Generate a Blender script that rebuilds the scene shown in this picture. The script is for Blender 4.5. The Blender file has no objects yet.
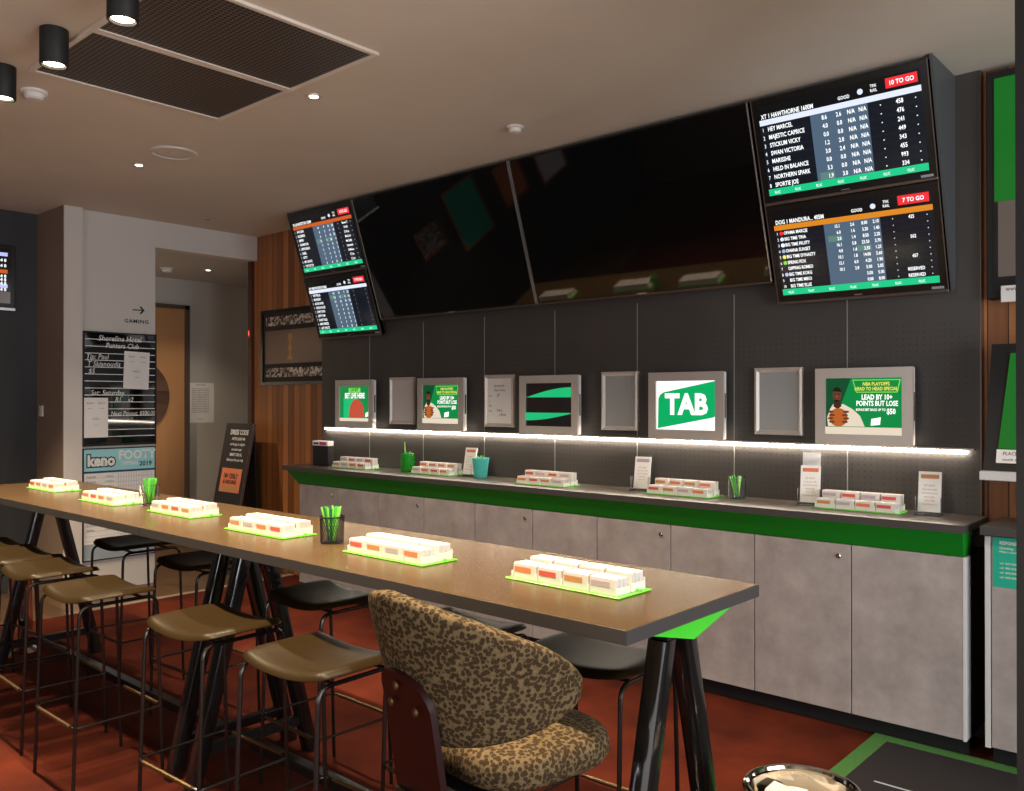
import bpy, bmesh, math, random
from mathutils import Vector, Matrix
random.seed(7)
sc = bpy.context.scene
COL = sc.collection
PI = math.pi

# ------------------------------------------------------------------ materials
def srgb(r, g, b):
    f = lambda c: c / 12.92 if c <= 0.04045 else ((c + 0.055) / 1.055) ** 2.4
    return (f(r / 255), f(g / 255), f(b / 255), 1)

def mat(name, col, rough=0.5, metal=0.0, spec=0.5, emit=None, strength=1.0, coat=0.0, trans=0.0, ior=1.45):
    m = bpy.data.materials.new(name); m.use_nodes = True
    b = m.node_tree.nodes['Principled BSDF']
    c = col if len(col) == 4 else (*col, 1)
    b.inputs['Base Color'].default_value = c
    b.inputs['Roughness'].default_value = rough
    b.inputs['Metallic'].default_value = metal
    b.inputs['Specular IOR Level'].default_value = spec
    b.inputs['Coat Weight'].default_value = coat
    b.inputs['Transmission Weight'].default_value = trans
    b.inputs['IOR'].default_value = ior
    if emit is not None:
        b.inputs['Emission Color'].default_value = emit if len(emit) == 4 else (*emit, 1)
        b.inputs['Emission Strength'].default_value = strength
    return m

def N(m, t, **kw):
    n = m.node_tree.nodes.new(t)
    for k, v in kw.items():
        if k.startswith('i_'):
            n.inputs[k[2:].replace('_', ' ')].default_value = v
        else:
            setattr(n, k, v)
    return n
def L(m, a, b): m.node_tree.links.new(a, b)
def bsdf(m): return m.node_tree.nodes['Principled BSDF']
def ramp(m, fac, stops):
    r = N(m, 'ShaderNodeValToRGB'); L(m, fac, r.inputs[0])
    e = r.color_ramp.elements
    while len(e) < len(stops): e.new(0.5)
    for i, (p, c) in enumerate(stops):
        e[i].position = p; e[i].color = c if len(c) == 4 else (*c, 1)
    return r.outputs[0]
def coords(m, scale=(1, 1, 1)):
    t = N(m, 'ShaderNodeTexCoord'); mp = N(m, 'ShaderNodeMapping'); mp.inputs['Scale'].default_value = scale
    L(m, t.outputs['Object'], mp.inputs[0]); return mp.outputs[0]
def noise(m, vec, scale, detail=4, rough=0.55):
    n = N(m, 'ShaderNodeTexNoise', i_Scale=scale, i_Detail=detail, i_Roughness=rough)
    L(m, vec, n.inputs['Vector']); return n.outputs['Fac']
def bump(m, h, strength=0.2, dist=0.01):
    b = N(m, 'ShaderNodeBump', i_Strength=strength, i_Distance=dist)
    L(m, h, b.inputs['Height']); L(m, b.outputs[0], bsdf(m).inputs['Normal'])
def math_(m, op, a, b=None, c=None):
    n = N(m, 'ShaderNodeMath', operation=op)
    for i, v in enumerate((a, b, c)):
        if v is None: continue
        if isinstance(v, (int, float)): n.inputs[i].default_value = v
        else: L(m, v, n.inputs[i])
    return n.outputs[0]

MAT = {}
# ceiling paint
m = MAT['ceiling'] = mat('ceiling_paint', (0.66, 0.57, 0.48), 0.85)
v = coords(m); L(m, ramp(m, noise(m, v, 0.9, 3), [(0.3, (0.615, 0.555, 0.475)), (0.7, (0.675, 0.61, 0.525))]), bsdf(m).inputs['Base Color'])
bump(m, noise(m, v, 60, 3), 0.05)
# red carpet
m = MAT['carpet'] = mat('red_carpet', (0.30, 0.045, 0.02), 0.95, spec=0.1)
v = coords(m)
mx = N(m, 'ShaderNodeMixRGB', blend_type='MULTIPLY'); mx.inputs[0].default_value = 1
L(m, ramp(m, noise(m, v, 3.0, 5), [(0.32, (0.055, 0.0105, 0.006)), (0.68, (0.125, 0.0225, 0.010))]), mx.inputs[1])
L(m, ramp(m, noise(m, v, 420, 2), [(0.3, (0.55, 0.55, 0.55)), (0.7, (1, 1, 1))]), mx.inputs[2])
L(m, mx.outputs[0], bsdf(m).inputs['Base Color'])
bump(m, noise(m, v, 420, 2), 0.6, 0.004)
# hall timber floor
def boards(name, c1, c2, width, axis, rough, gap=0.02, length=None, grain=(1, 1, 1), dark=0.12, bstr=0.5):
    m = mat(name, c1, rough)
    v = coords(m)
    s = N(m, 'ShaderNodeSeparateXYZ'); L(m, v, s.inputs[0])
    q = math_(m, 'DIVIDE', s.outputs[axis], width)
    idx = math_(m, 'FLOOR', q); fr = math_(m, 'FRACT', q)
    wn = N(m, 'ShaderNodeTexWhiteNoise', noise_dimensions='1D'); L(m, idx, wn.inputs['W'])
    mp = N(m, 'ShaderNodeMapping'); mp.inputs['Scale'].default_value = grain; L(m, v, mp.inputs[0])
    ad = N(m, 'ShaderNodeVectorMath', operation='ADD'); L(m, mp.outputs[0], ad.inputs[0]); L(m, wn.outputs['Color'], ad.inputs[1])
    g = noise(m, ad.outputs[0], 1.0, 6, 0.6)
    f = math_(m, 'ADD', math_(m, 'MULTIPLY', wn.outputs['Value'], 0.55), math_(m, 'MULTIPLY', g, 0.5))
    colr = ramp(m, f, [(0.15, c1), (0.85, c2)])
    e = math_(m, 'MINIMUM', fr, math_(m, 'SUBTRACT', 1.0, fr))
    edge = math_(m, 'GREATER_THAN', e, gap)
    mx = N(m, 'ShaderNodeMixRGB', blend_type='MIX'); L(m, edge, mx.inputs[0])
    mx.inputs[1].default_value = (c1[0] * dark, c1[1] * dark, c1[2] * dark, 1); L(m, colr, mx.inputs[2])
    L(m, mx.outputs[0], bsdf(m).inputs['Base Color'])
    bump(m, edge, bstr, 0.004)
    return m
MAT['timber'] = boards('vertical_timber_boards', (0.15, 0.05, 0.014), (0.52, 0.20, 0.062), 0.088, 0, 0.42, 0.03, grain=(26, 26, 1.2))
MAT['darktimber'] = mat('dark_timber_end', (0.06, 0.022, 0.012), 0.45)
MAT['hallfloor'] = boards('hall_floor_boards', (0.07, 0.04, 0.021), (0.12, 0.07, 0.04), 0.14, 1, 0.35, 0.015, grain=(1.5, 24, 24))
MAT['door'] = boards('tan_door_veneer', (0.40, 0.20, 0.085), (0.52, 0.28, 0.13), 0.6, 1, 0.45, 0.0, grain=(30, 30, 1.5))
MAT['disc'] = boards('dark_disc_veneer', (0.06, 0.03, 0.022), (0.14, 0.075, 0.055), 0.13, 2, 0.4, 0.01, grain=(1.5, 1.5, 20))
# dark perforated panelling
m = MAT['panel'] = mat('dark_perforated_panel', (0.062, 0.057, 0.054), 0.40, spec=0.45)
v = coords(m); s = N(m, 'ShaderNodeSeparateXYZ'); L(m, v, s.inputs[0])
def cell(o, p):
    f = math_(m, 'FRACT', math_(m, 'DIVIDE', o, p)); return math_(m, 'SUBTRACT', f, 0.5)
cx, cz = cell(s.outputs[0], 0.032), cell(s.outputs[2], 0.032)
d = math_(m, 'SQRT', math_(m, 'ADD', math_(m, 'MULTIPLY', cx, cx), math_(m, 'MULTIPLY', cz, cz)))
hole = math_(m, 'LESS_THAN', d, 0.15)
lowz = math_(m, 'LESS_THAN', s.outputs[2], 1.98)
hole = math_(m, 'MULTIPLY', hole, lowz)
mx = N(m, 'ShaderNodeMixRGB'); L(m, hole, mx.inputs[0])
L(m, ramp(m, noise(m, v, 2.0, 4), [(0.3, (0.058, 0.053, 0.050)), (0.7, (0.070, 0.064, 0.060))]), mx.inputs[1]); mx.inputs[2].default_value = (0.043, 0.039, 0.037, 1)
L(m, mx.outputs[0], bsdf(m).inputs['Base Color'])
# concrete-look laminate
m = MAT['laminate'] = mat('mottled_grey_laminate', (0.36, 0.325, 0.315), 0.5)
v = coords(m)
L(m, ramp(m, noise(m, v, 5.5, 8, 0.68), [(0.28, (0.255, 0.226, 0.224)), (0.72, (0.42, 0.38, 0.378))]), bsdf(m).inputs['Base Color'])
MAT['joint_grey'] = mat('grey_joint_strip', (0.26, 0.255, 0.25), 0.4)
MAT['laminate_edge'] = mat('pale_grey_edging', (0.58, 0.58, 0.59), 0.4)
# bench tops
def top(name, c1, c2, rough):
    m = mat(name, c1, rough)
    v = coords(m, (1, 1, 1))
    L(m, ramp(m, noise(m, v, 9, 6, 0.7), [(0.3, c1), (0.7, c2)]), bsdf(m).inputs['Base Color'])
    return m
MAT['table'] = top('brown_table_laminate', (0.066, 0.040, 0.019), (0.083, 0.052, 0.026), 0.26)
bsdf(MAT['table']).inputs['Specular IOR Level'].default_value = 0.16
MAT['table_edge'] = mat('dark_grey_edge_band', (0.052, 0.048, 0.047), 0.45)
MAT['counter'] = top('grey_brown_counter_laminate', (0.070, 0.058, 0.048), (0.092, 0.077, 0.064), 0.30)
MAT['green'] = mat('bright_green_laminate', (0.004, 0.22, 0.014), 0.4)
MAT['lime'] = mat('lime_green_acrylic', (0.06, 0.60, 0.03), 0.3)
MAT['base_green'] = mat('lime_acrylic_base', (0.14, 0.62, 0.05), 0.25)
MAT['black'] = mat('black_powder_coat', (0.012, 0.011, 0.011), 0.32)
MAT['black_gloss'] = mat('black_gloss_steel', (0.010, 0.009, 0.009), 0.16, coat=0.4)
MAT['matte_black'] = mat('matte_black', (0.010, 0.010, 0.011), 0.6)
MAT['rod'] = mat('dark_steel_rod', (0.055, 0.048, 0.046), 0.25, metal=0.85)
MAT['brass'] = mat('brass_sleeve', (0.17, 0.115, 0.055), 0.4, metal=0.9)
m = MAT['leather'] = mat('black_brown_vinyl', (0.020, 0.012, 0.0038), 0.36, spec=0.14)
v = coords(m); bump(m, noise(m, v, 220, 3), 0.12, 0.002)
MAT['wallpaint'] = mat('pale_grey_wall_paint', (0.60, 0.57, 0.545), 0.8)
MAT['corridor'] = mat('corridor_grey_paint', (0.48, 0.46, 0.44), 0.6)
MAT['brownpaint'] = mat('brown_paint', (0.26, 0.19, 0.145), 0.7)
m = MAT['darkwall'] = mat('charcoal_wall', (0.028, 0.030, 0.032), 0.5)
v = coords(m, (1, 1, 0.25)); L(m, ramp(m, noise(m, v, 3, 4), [(0.35, (0.022, 0.024, 0.026)), (0.7, (0.04, 0.043, 0.046))]), bsdf(m).inputs['Base Color'])
MAT['rearwall'] = mat('rear_wall_paint', (0.20, 0.16, 0.13), 0.8)
MAT['white'] = mat('white_plastic', (0.75, 0.74, 0.72), 0.4)
MAT['paper'] = mat('white_paper', (0.82, 0.81, 0.80), 0.8)
MAT['slip'] = mat('betting_slip_paper', (0.64, 0.61, 0.585), 0.75)
MAT['acrylic_white'] = mat('frosted_acrylic', (0.85, 0.84, 0.82), 0.3)
MAT['h_orange'] = mat('orange_print', srgb(212, 120, 80), 0.7)
MAT['h_red'] = mat('red_print', srgb(198, 84, 76), 0.7)
MAT['h_brown'] = mat('brown_print', srgb(186, 130, 84), 0.7)
MAT['h_pink'] = mat('pink_print', srgb(200, 70, 130), 0.7)
MAT['h_mauve'] = mat('mauve_print', srgb(176, 160, 168), 0.7)
MAT['silver'] = mat('brushed_silver', (0.60, 0.55, 0.51), 0.32, metal=0.35)
MAT['chrome'] = mat('polished_chrome', (0.80, 0.78, 0.75), 0.08, metal=1.0)
MAT['steel_warm'] = mat('polished_warm_steel', (0.66, 0.60, 0.51), 0.10, metal=1.0)
MAT['backing'] = mat('empty_poster_backing', (0.36, 0.37, 0.37), 0.25, coat=0.4)
MAT['backing_white'] = mat('white_poster_sheet', (0.60, 0.58, 0.58), 0.4, coat=0.3)
MAT['tv_glass'] = mat('black_tv_glass', (0.004, 0.004, 0.004), 0.035, spec=0.6)
MAT['bezel'] = mat('tv_bezel', (0.012, 0.011, 0.011), 0.22)
MAT['bezel_edge'] = mat('silver_bezel_edge', (0.70, 0.70, 0.70), 0.25, metal=0.8)
MAT['bronze_lip'] = mat('bronze_bezel_lip', (0.16, 0.12, 0.10), 0.35, metal=0.6)
MAT['sidepanel'] = mat('grey_side_panel', (0.07, 0.075, 0.08), 0.5)
MAT['mahogany'] = mat('dark_red_lacquered_plywood', (0.018, 0.004, 0.004), 0.36, spec=0.3)
MAT['glass'] = mat('clear_glass', (0.95, 1.0, 0.98), 0.03, trans=1.0, ior=1.33)
MAT['clear'] = mat('clear_acrylic', (0.97, 0.98, 0.98), 0.04, trans=1.0, ior=1.3)
MAT['grille_frame'] = mat('cream_grille_frame', (0.74, 0.66, 0.58), 0.4)
MAT['teal'] = mat('teal_cup_plastic', (0.06, 0.42, 0.40), 0.35)
MAT['greenglass'] = mat('green_tinted_glass', (0.05, 0.50, 0.06), 0.12, trans=0.6, ior=1.3)
MAT['pencil'] = mat('green_pencil_lacquer', (0.05, 0.42, 0.04), 0.35)
MAT['pencil_lt'] = mat('lime_pencil_lacquer', (0.25, 0.62, 0.08), 0.35)
MAT['pencil_dk'] = mat('dark_green_pencil_lacquer', (0.01, 0.16, 0.07), 0.35)
MAT['wood_tip'] = mat('pencil_wood', (0.62, 0.42, 0.24), 0.6)
MAT['mesh_metal'] = mat('black_wire', (0.015, 0.014, 0.014), 0.35, metal=0.5)
MAT['mat_grey'] = mat('charcoal_mat_pile', (0.027, 0.025, 0.029), 0.95, spec=0.1)
MAT['mat_green'] = mat('green_mat_pile', (0.06, 0.17, 0.05), 0.95, spec=0.1)
for k in ('mat_grey', 'mat_green'):
    m = MAT[k]; v = coords(m); nz = noise(m, v, 300, 2)
    c = bsdf(m).inputs['Base Color'].default_value[:3]
    L(m, ramp(m, nz, [(0.3, tuple(x * .55 for x in c)), (0.7, tuple(x * 1.3 for x in c))]), bsdf(m).inputs['Base Color']); bump(m, nz, 0.7, 0.004)
# ceiling grille
m = MAT['grille'] = mat('perforated_grille', (0.10, 0.085, 0.075), 0.45, metal=0.3)
v = coords(m); s = N(m, 'ShaderNodeSeparateXYZ'); L(m, v, s.inputs[0])
cx, cy = cell(s.outputs[0], 0.022), cell(s.outputs[1], 0.022)
hx = math_(m, 'LESS_THAN', math_(m, 'ABSOLUTE', cx), 0.34); hy = math_(m, 'LESS_THAN', math_(m, 'ABSOLUTE', cy), 0.34)
hh = math_(m, 'MULTIPLY', hx, hy)
mx = N(m, 'ShaderNodeMixRGB'); L(m, hh, mx.inputs[0]); mx.inputs[1].default_value = (0.15, 0.125, 0.11, 1); mx.inputs[2].default_value = (0.012, 0.011, 0.011, 1)
L(m, mx.outputs[0], bsdf(m).inputs['Base Color']); bump(m, hh, 0.5, -0.01)
# leopard
m = MAT['leopard'] = mat('leopard_print_fabric', (0.4, 0.28, 0.15), 0.9, spec=0.2)
v = coords(m)
nd = N(m, 'ShaderNodeTexNoise', i_Scale=30, i_Detail=2); L(m, v, nd.inputs['Vector'])
md = N(m, 'ShaderNodeVectorMath', operation='MULTIPLY_ADD'); L(m, nd.outputs['Color'], md.inputs[0]); md.inputs[1].default_value = (0.014, 0.014, 0.014); L(m, v, md.inputs[2])
vo = N(m, 'ShaderNodeTexVoronoi', i_Scale=92, i_Randomness=0.85); L(m, md.outputs[0], vo.inputs['Vector'])
spot = ramp(m, vo.outputs['Distance'], [(0.0, (0.070, 0.042, 0.018)), (0.26, (0.050, 0.031, 0.014)), (0.45, (0.042, 0.026, 0.012)), (0.60, (0.155, 0.108, 0.053)), (1.0, (0.215, 0.15, 0.077))])
fz = noise(m, v, 400, 2)
mx = N(m, 'ShaderNodeMixRGB', blend_type='MULTIPLY'); mx.inputs[0].default_value = 1
L(m, spot, mx.inputs[1]); L(m, ramp(m, fz, [(0.3, (0.6, 0.6, 0.6)), (0.7, (1, 1, 1))]), mx.inputs[2])
L(m, mx.outputs[0], bsdf(m).inputs['Base Color']); bump(m, fz, 0.6, 0.003)
# glowing things
def glow(name, c, st, base=(0.01, 0.01, 0.01), rough=0.12):
    return mat(name, base, rough, emit=c, strength=st)
SE = 0.62
MAT['scr_dark'] = glow('board_screen_navy', srgb(14, 20, 30), SE)
MAT['scr_black'] = glow('board_screen_black', srgb(5, 6, 9), SE)
MAT['scr_row'] = glow('board_screen_row', srgb(30, 42, 56), SE)
MAT['scr_slate'] = glow('board_screen_slate', srgb(84, 106, 128), SE)
MAT['scr_white'] = glow('board_text_white', (0.95, 0.98, 1.0, 1), 1.0)
MAT['scr_pale'] = glow('board_bar_pale', srgb(205, 212, 232), 0.9)
MAT['scr_orange'] = glow('board_bar_orange', srgb(214, 132, 30), 0.75)
MAT['scr_rust'] = glow('board_bar_rust', srgb(196, 88, 30), 0.75)
MAT['scr_green'] = glow('board_footer_green', srgb(20, 190, 128), 0.8)
MAT['scr_red'] = glow('board_tag_red', srgb(222, 40, 48), 0.85)
MAT['scr_cell'] = glow('board_cell_green', srgb(90, 128, 118), 0.75)
MAT['ad_green'] = glow('ad_green', srgb(0, 130, 62), 0.75)
MAT['ad_dkgreen'] = glow('ad_deep_green', srgb(8, 74, 40), 0.7)
MAT['ad_ltgreen'] = glow('ad_light_green', srgb(120, 215, 80), 0.75)
MAT['ad_logo'] = glow('sign_green', srgb(0, 152, 84), 0.9)
MAT['ad_white'] = glow('ad_white', (0.9, 0.9, 0.86, 1), 0.95)
MAT['ad_cream'] = glow('ad_cream', srgb(215, 200, 180), 0.8)
MAT['ad_yellow'] = glow('ad_yellow', srgb(232, 226, 90), 0.8)
MAT['ad_skin'] = glow('ad_brown_skin', srgb(96, 56, 36), 0.75)
MAT['ad_neck'] = glow('ad_neck_shade', srgb(62, 36, 24), 0.7)
MAT['ad_hair'] = glow('ad_hair', srgb(26, 18, 14), 0.7)
MAT['ad_ball'] = glow('ad_ball', srgb(176, 92, 36), 0.75)
MAT['ad_redball'] = glow('ad_red_ball', srgb(186, 74, 52), 0.75)
MAT['ad_black'] = glow('ad_black', srgb(16, 14, 14), 0.7)
MAT['ad_mint'] = glow('ad_mint', srgb(20, 170, 105), 0.85)
MAT['green_screen'] = glow('tall_green_screen', srgb(4, 114, 28), 0.55)
MAT['blue_screen'] = glow('pale_blue_screen', srgb(140, 175, 215), 0.8)
MAT['grey_screen'] = glow('grey_screen', srgb(86, 76, 70), 0.7)
MAT['lav_screen'] = glow('lavender_screen', srgb(170, 175, 230), 0.9)
MAT['led'] = glow('led_strip', (1.0, 0.86, 0.70, 1), 32.0)
MAT['lamp'] = glow('lamp_lens', (1.0, 0.80, 0.52, 1), 14.0)
MAT['lamp_small'] = glow('downlight_lens', (1.0, 0.86, 0.66, 1), 9.0)
MAT['red_led'] = glow('red_indicator', (1.0, 0.12, 0.05, 1), 1.6)
MAT['txt_black'] = mat('black_lettering', (0.012, 0.012, 0.012), 0.5)
MAT['txt_white'] = mat('white_lettering', (0.82, 0.82, 0.82), 0.6)
MAT['poster_teal'] = mat('poster_teal_print', srgb(30, 165, 140), 0.4)
MAT['poster_blue'] = mat('poster_pale_blue_print', srgb(150, 214, 222), 0.4)
MAT['grid_grey'] = mat('poster_grid_print', srgb(150, 165, 175), 0.6)
MAT['navy'] = mat('navy_print', srgb(40, 60, 90), 0.6)
MAT['gold'] = mat('gold_trophy_print', (0.50, 0.27, 0.07), 0.5)
MAT['photo_strip'] = mat('photo_strip_print', (0.30, 0.26, 0.22), 0.4)
m = MAT['photo_strip']; v = coords(m); vo = N(m, 'ShaderNodeTexVoronoi', i_Scale=45); L(m, v, vo.inputs['Vector'])
L(m, ramp(m, vo.outputs['Color'], [(0.3, (0.02, 0.018, 0.016)), (0.5, (0.22, 0.16, 0.12)), (0.75, (0.62, 0.56, 0.5))]), bsdf(m).inputs['Base Color'])
MAT['daycloth'] = mat('window_blind_cloth', (0.7, 0.68, 0.64), 0.8)

# ------------------------------------------------------------------ mesh helpers
class B:
    def __init__(s): s.bm = bmesh.new()
    def box(s, x0, x1, y0, y1, z0, z1, bev=0.0, seg=2):
        t = bmesh.new(); bmesh.ops.create_cube(t, size=1)
        for v in t.verts:
            v.co = Vector(((x0 + x1) / 2 + v.co.x * (x1 - x0), (y0 + y1) / 2 + v.co.y * (y1 - y0), (z0 + z1) / 2 + v.co.z * (z1 - z0)))
        if bev > 0: bmesh.ops.bevel(t, geom=t.edges[:], offset=bev, segments=seg, affect='EDGES', profile=0.5)
        return s.add(t)
    def add(s, t):
        me = bpy.data.meshes.new('tmp'); t.to_mesh(me); t.free(); s.bm.from_mesh(me); bpy.data.meshes.remove(me); return s
    def verts_faces(s, vs, fs):
        b = [s.bm.verts.new(v) for v in vs]
        for f in fs:
            try: s.bm.faces.new([b[i] for i in f])
            except ValueError: pass
        return s
    def prism(s, poly, axis, a, b):
        """poly: 2-D points; axis 'x','y','z' is the extrusion axis"""
        def P(p, t):
            return {'x': (t, p[0], p[1]), 'y': (p[0], t, p[1]), 'z': (p[0], p[1], t)}[axis]
        n = len(poly)
        return s.verts_faces([P(p, a) for p in poly] + [P(p, b) for p in poly],
                             [list(range(n))[::-1], list(range(n, 2 * n))] + [[i, (i + 1) % n, n + (i + 1) % n, n + i] for i in range(n)])
    def tube(s, pts, r, seg=8, closed=False):
        pts = [Vector(p) for p in pts]; n = len(pts); rings = []
        up = None
        for i, p in enumerate(pts):
            a = pts[(i - 1) % n] if (closed or i > 0) else p
            c = pts[(i + 1) % n] if (closed or i < n - 1) else p
            t = (c - a).normalized()
            if up is None:
                up = Vector((0, 0, 1)) if abs(t.z) < 0.9 else Vector((1, 0, 0))
            u = (up - t * up.dot(t))
            if u.length < 1e-4: u = Vector((0, 1, 0)) - t * t.y
            u.normalize(); w = t.cross(u); up = u
            rings.append([s.bm.verts.new(p + (u * math.cos(2 * PI * k / seg) + w * math.sin(2 * PI * k / seg)) * r) for k in range(seg)])
        m_ = n if closed else n - 1
        for i in range(m_):
            A, C = rings[i], rings[(i + 1) % n]
            for k in range(seg): s.bm.faces.new((A[k], A[(k + 1) % seg], C[(k + 1) % seg], C[k]))
        if not closed:
            s.bm.faces.new(rings[0][::-1]); s.bm.faces.new(rings[-1])
        return s
    def lathe(s, prof, seg=32, c=(0, 0, 0), cap=True):
        rings = []
        for r, z in prof:
            rings.append([s.bm.verts.new((c[0] + r * math.cos(2 * PI * k / seg), c[1] + r * math.sin(2 * PI * k / seg), c[2] + z)) for k in range(seg)])
        for A, C in zip(rings, rings[1:]):
            for k in range(seg): s.bm.faces.new((A[k], A[(k + 1) % seg], C[(k + 1) % seg], C[k]))
        if cap:
            s.bm.faces.new(rings[0][::-1]); s.bm.faces.new(rings[-1])
        return s
    def ball(s, c, r, seg=12, sz=1.0):
        return s.lathe([(max(r * math.sin(PI * i / seg), 1e-4), -r * sz * math.cos(PI * i / seg)) for i in range(seg + 1)], seg * 2, c)
    def grid(s, P, closed_u=False):
        """P[i][j] -> surface"""
        V_ = [[s.bm.verts.new(p) for p in row] for row in P]
        nu = len(P)
        for i in range(nu if closed_u else nu - 1):
            A, C = V_[i], V_[(i + 1) % nu]
            for j in range(len(A) - 1): s.bm.faces.new((A[j], C[j], C[j + 1], A[j + 1]))
        return V_
    def xf(s, M):
        bmesh.ops.transform(s.bm, matrix=M, verts=s.bm.verts[:]); return s
    def build(s, name, m, parent=None, smooth=True, ang=35, loc=None, rot=None, fix=True):
        if fix: bmesh.ops.recalc_face_normals(s.bm, faces=s.bm.faces[:])
        me = bpy.data.meshes.new(name); s.bm.to_mesh(me); s.bm.free()
        if smooth:
            me.polygons.foreach_set('use_smooth', [True] * len(me.polygons))
            me.set_sharp_from_angle(angle=math.radians(ang))
        me.materials.append(MAT[m] if isinstance(m, str) else m)
        o = bpy.data.objects.new(name, me); COL.objects.link(o)
        if parent: o.parent = parent
        if loc: o.location = loc
        if rot: o.rotation_euler = rot
        return o

def fillet(pts, rad, n=5, closed=False):
    pts = [Vector(p) for p in pts]; out = []; N_ = len(pts)
    for i, p in enumerate(pts):
        if not closed and i in (0, N_ - 1): out.append(p); continue
        a, c = pts[(i - 1) % N_], pts[(i + 1) % N_]
        d1, d2 = (a - p), (c - p)
        r = min(rad, d1.length * .45, d2.length * .45)
        p1, p2 = p + d1.normalized() * r, p + d2.normalized() * r
        for k in range(n + 1):
            t = k / n; out.append(p1 * (1 - t) ** 2 + p * 2 * t * (1 - t) + p2 * t * t)
    return out

def tag(o, label, cat, group=None, kind=None):
    if label: o['label'] = label
    if cat: o['category'] = cat
    if group: o['group'] = group
    if kind: o['kind'] = kind
    return o
def thing(name, label, cat, loc=(0, 0, 0), rot=(0, 0, 0), group=None):
    o = bpy.data.objects.new(name, None); o.empty_display_size = 0.1; COL.objects.link(o)
    o.location = loc; o.rotation_euler = rot
    return tag(o, label, cat, group)
def struct(o, label=None, cat=None):
    o['kind'] = 'structure'
    if label: o['label'] = label
    if cat: o['category'] = cat
    return o
def kids(o): return [c for c in bpy.data.objects if c.parent is o]
def dup(root, loc=None, rotz=None, label=None, group=None, parent=None):
    def cp(o, par):
        c = o.copy(); COL.objects.link(c); c.parent = par
        for ch in kids_of.get(o.name, []): cp(ch, c)
        return c
    kids_of = {}
    for c in bpy.data.objects:
        if c.parent: kids_of.setdefault(c.parent.name, []).append(c)
    r = cp(root, parent)
    if loc is not None: r.location = loc
    if rotz is not None: r.rotation_euler = (root.rotation_euler[0], root.rotation_euler[1], rotz)
    if label: r['label'] = label
    if group: r['group'] = group
    return r

class TX:
    """collects strings laid on a plane facing -y; builds one lettering mesh"""
    def __init__(s, y): s.y = y; s.bm = bmesh.new()
    def put(s, txt, x, z, size, align='LEFT', bold=0.0, sx=1.0, shear=0.0, rot=0.0, spc=1.0):
        cu = bpy.data.curves.new('t', 'FONT'); cu.body = txt; cu.size = size; cu.align_x = align; cu.offset = bold * size; cu.resolution_u = 2; cu.shear = shear; cu.space_character = spc
        ob = bpy.data.objects.new('t', cu)
        me = bpy.data.meshes.new_from_object(ob)
        R = Matrix.Rotation(rot, 4, 'Y')
        for v in me.vertices: v.co = R @ Vector((v.co.x * sx, 0, v.co.y)) + Vector((x, s.y, z))
        s.bm.from_mesh(me)
        bpy.data.objects.remove(ob); bpy.data.curves.remove(cu); bpy.data.meshes.remove(me)
        return s
    def build(s, name, m, parent):
        b = B(); b.bm.free(); b.bm = s.bm
        return b.build(name, m, parent, smooth=False, fix=False)

def plate(parent, name, m, x0, x1, z0, z1, y, t=0.0008):
    return B().box(x0, x1, y, y + t, z0, z1).build(name, m, parent, smooth=False)
def polyplate(parent, name, m, poly, y, t=0.0008):
    return B().prism(poly, 'y', y, y + t).build(name, m, parent, smooth=False)

# ------------------------------------------------------------------ setting
CZ = 3.167      # ceiling height
def sbox(name, m, *a, parent=None, bev=0):
    o = B().box(*a, bev).build(name, m, parent, smooth=False)
    return o if parent else struct(o)
RX = 3.6; RY = -3.6
sbox('floor', 'carpet', -6.75, RX, RY, 4.7, -0.06, 0.0)
sbox('floor_hall', 'hallfloor', -9.3, -6.75, RY, 6.6, -0.06, 0.0)
sbox('trim_1', 'brownpaint', -6.79, -6.74, 2.6, 4.58, 0.0002, 0.006)
sbox('ceiling', 'ceiling', -8.0, RX, RY, 4.72, CZ, CZ + 0.1)
sbox('wall_far_timber', 'timber', -7.50, RX, 4.60, 4.75, 0.0, CZ)
sbox('trim_2', 'darktimber', -7.505, -7.44, 4.57, 4.76, 0.0, CZ)
wp = sbox('wall_far_panel', 'panel', -6.28, -1.074, 4.55, 4.60, 0.0, CZ)
for x in (-5.624, -4.972, -4.32, -3.666, -3.008, -2.35, -1.705):
    B().box(x - .0025, x + .0025, 4.5475, 4.5505, 1.05, 2.2).build('joint_strip', 'joint_grey', wp, smooth=False)
B().box(-1.077, -1.071, 4.548, 4.602, 1.05, CZ - .002).build('edge_strip', 'bronze_lip', wp, smooth=False)
# left side
sbox('wall_left', 'darkwall', -8.0, -7.88, RY, 2.80, 0.0, CZ)
p = sbox('wall_left_pier', 'wallpaint', -7.88, -7.33, 2.806, 2.95, 0.0, CZ)
B().box(-7.88, -7.3305, 2.80, 2.806, 0.0, CZ - .001).build('brown_face', 'brownpaint', p, smooth=False)
sbox('wall_left_gaming', 'wallpaint', -7.52, -7.39, 2.95, 3.59, 0.0, CZ)
sbox('wall_left_bulkhead', 'wallpaint', -7.52, -7.39, 3.59, 4.60, 2.935, CZ)
sbox('ceiling_hall', 'corridor', -9.3, -7.52, 2.95, 6.6, 2.935, 3.0)
sbox('wall_hall_far', 'corridor', -9.3, -9.147, 2.83, 6.6, 0.0, 2.935)
sbox('wall_hall_end', 'corridor', -9.147, -7.5, 6.45, 6.6, 0.0, 2.935)
sbox('wall_hall_side', 'corridor', -9.147, -7.52, 2.83, 2.95, 0.0, 3.0)
sbox('wall_hall_right', 'corridor', -7.56, -7.45, 4.76, 6.6, 0.0, 3.0)
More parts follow.
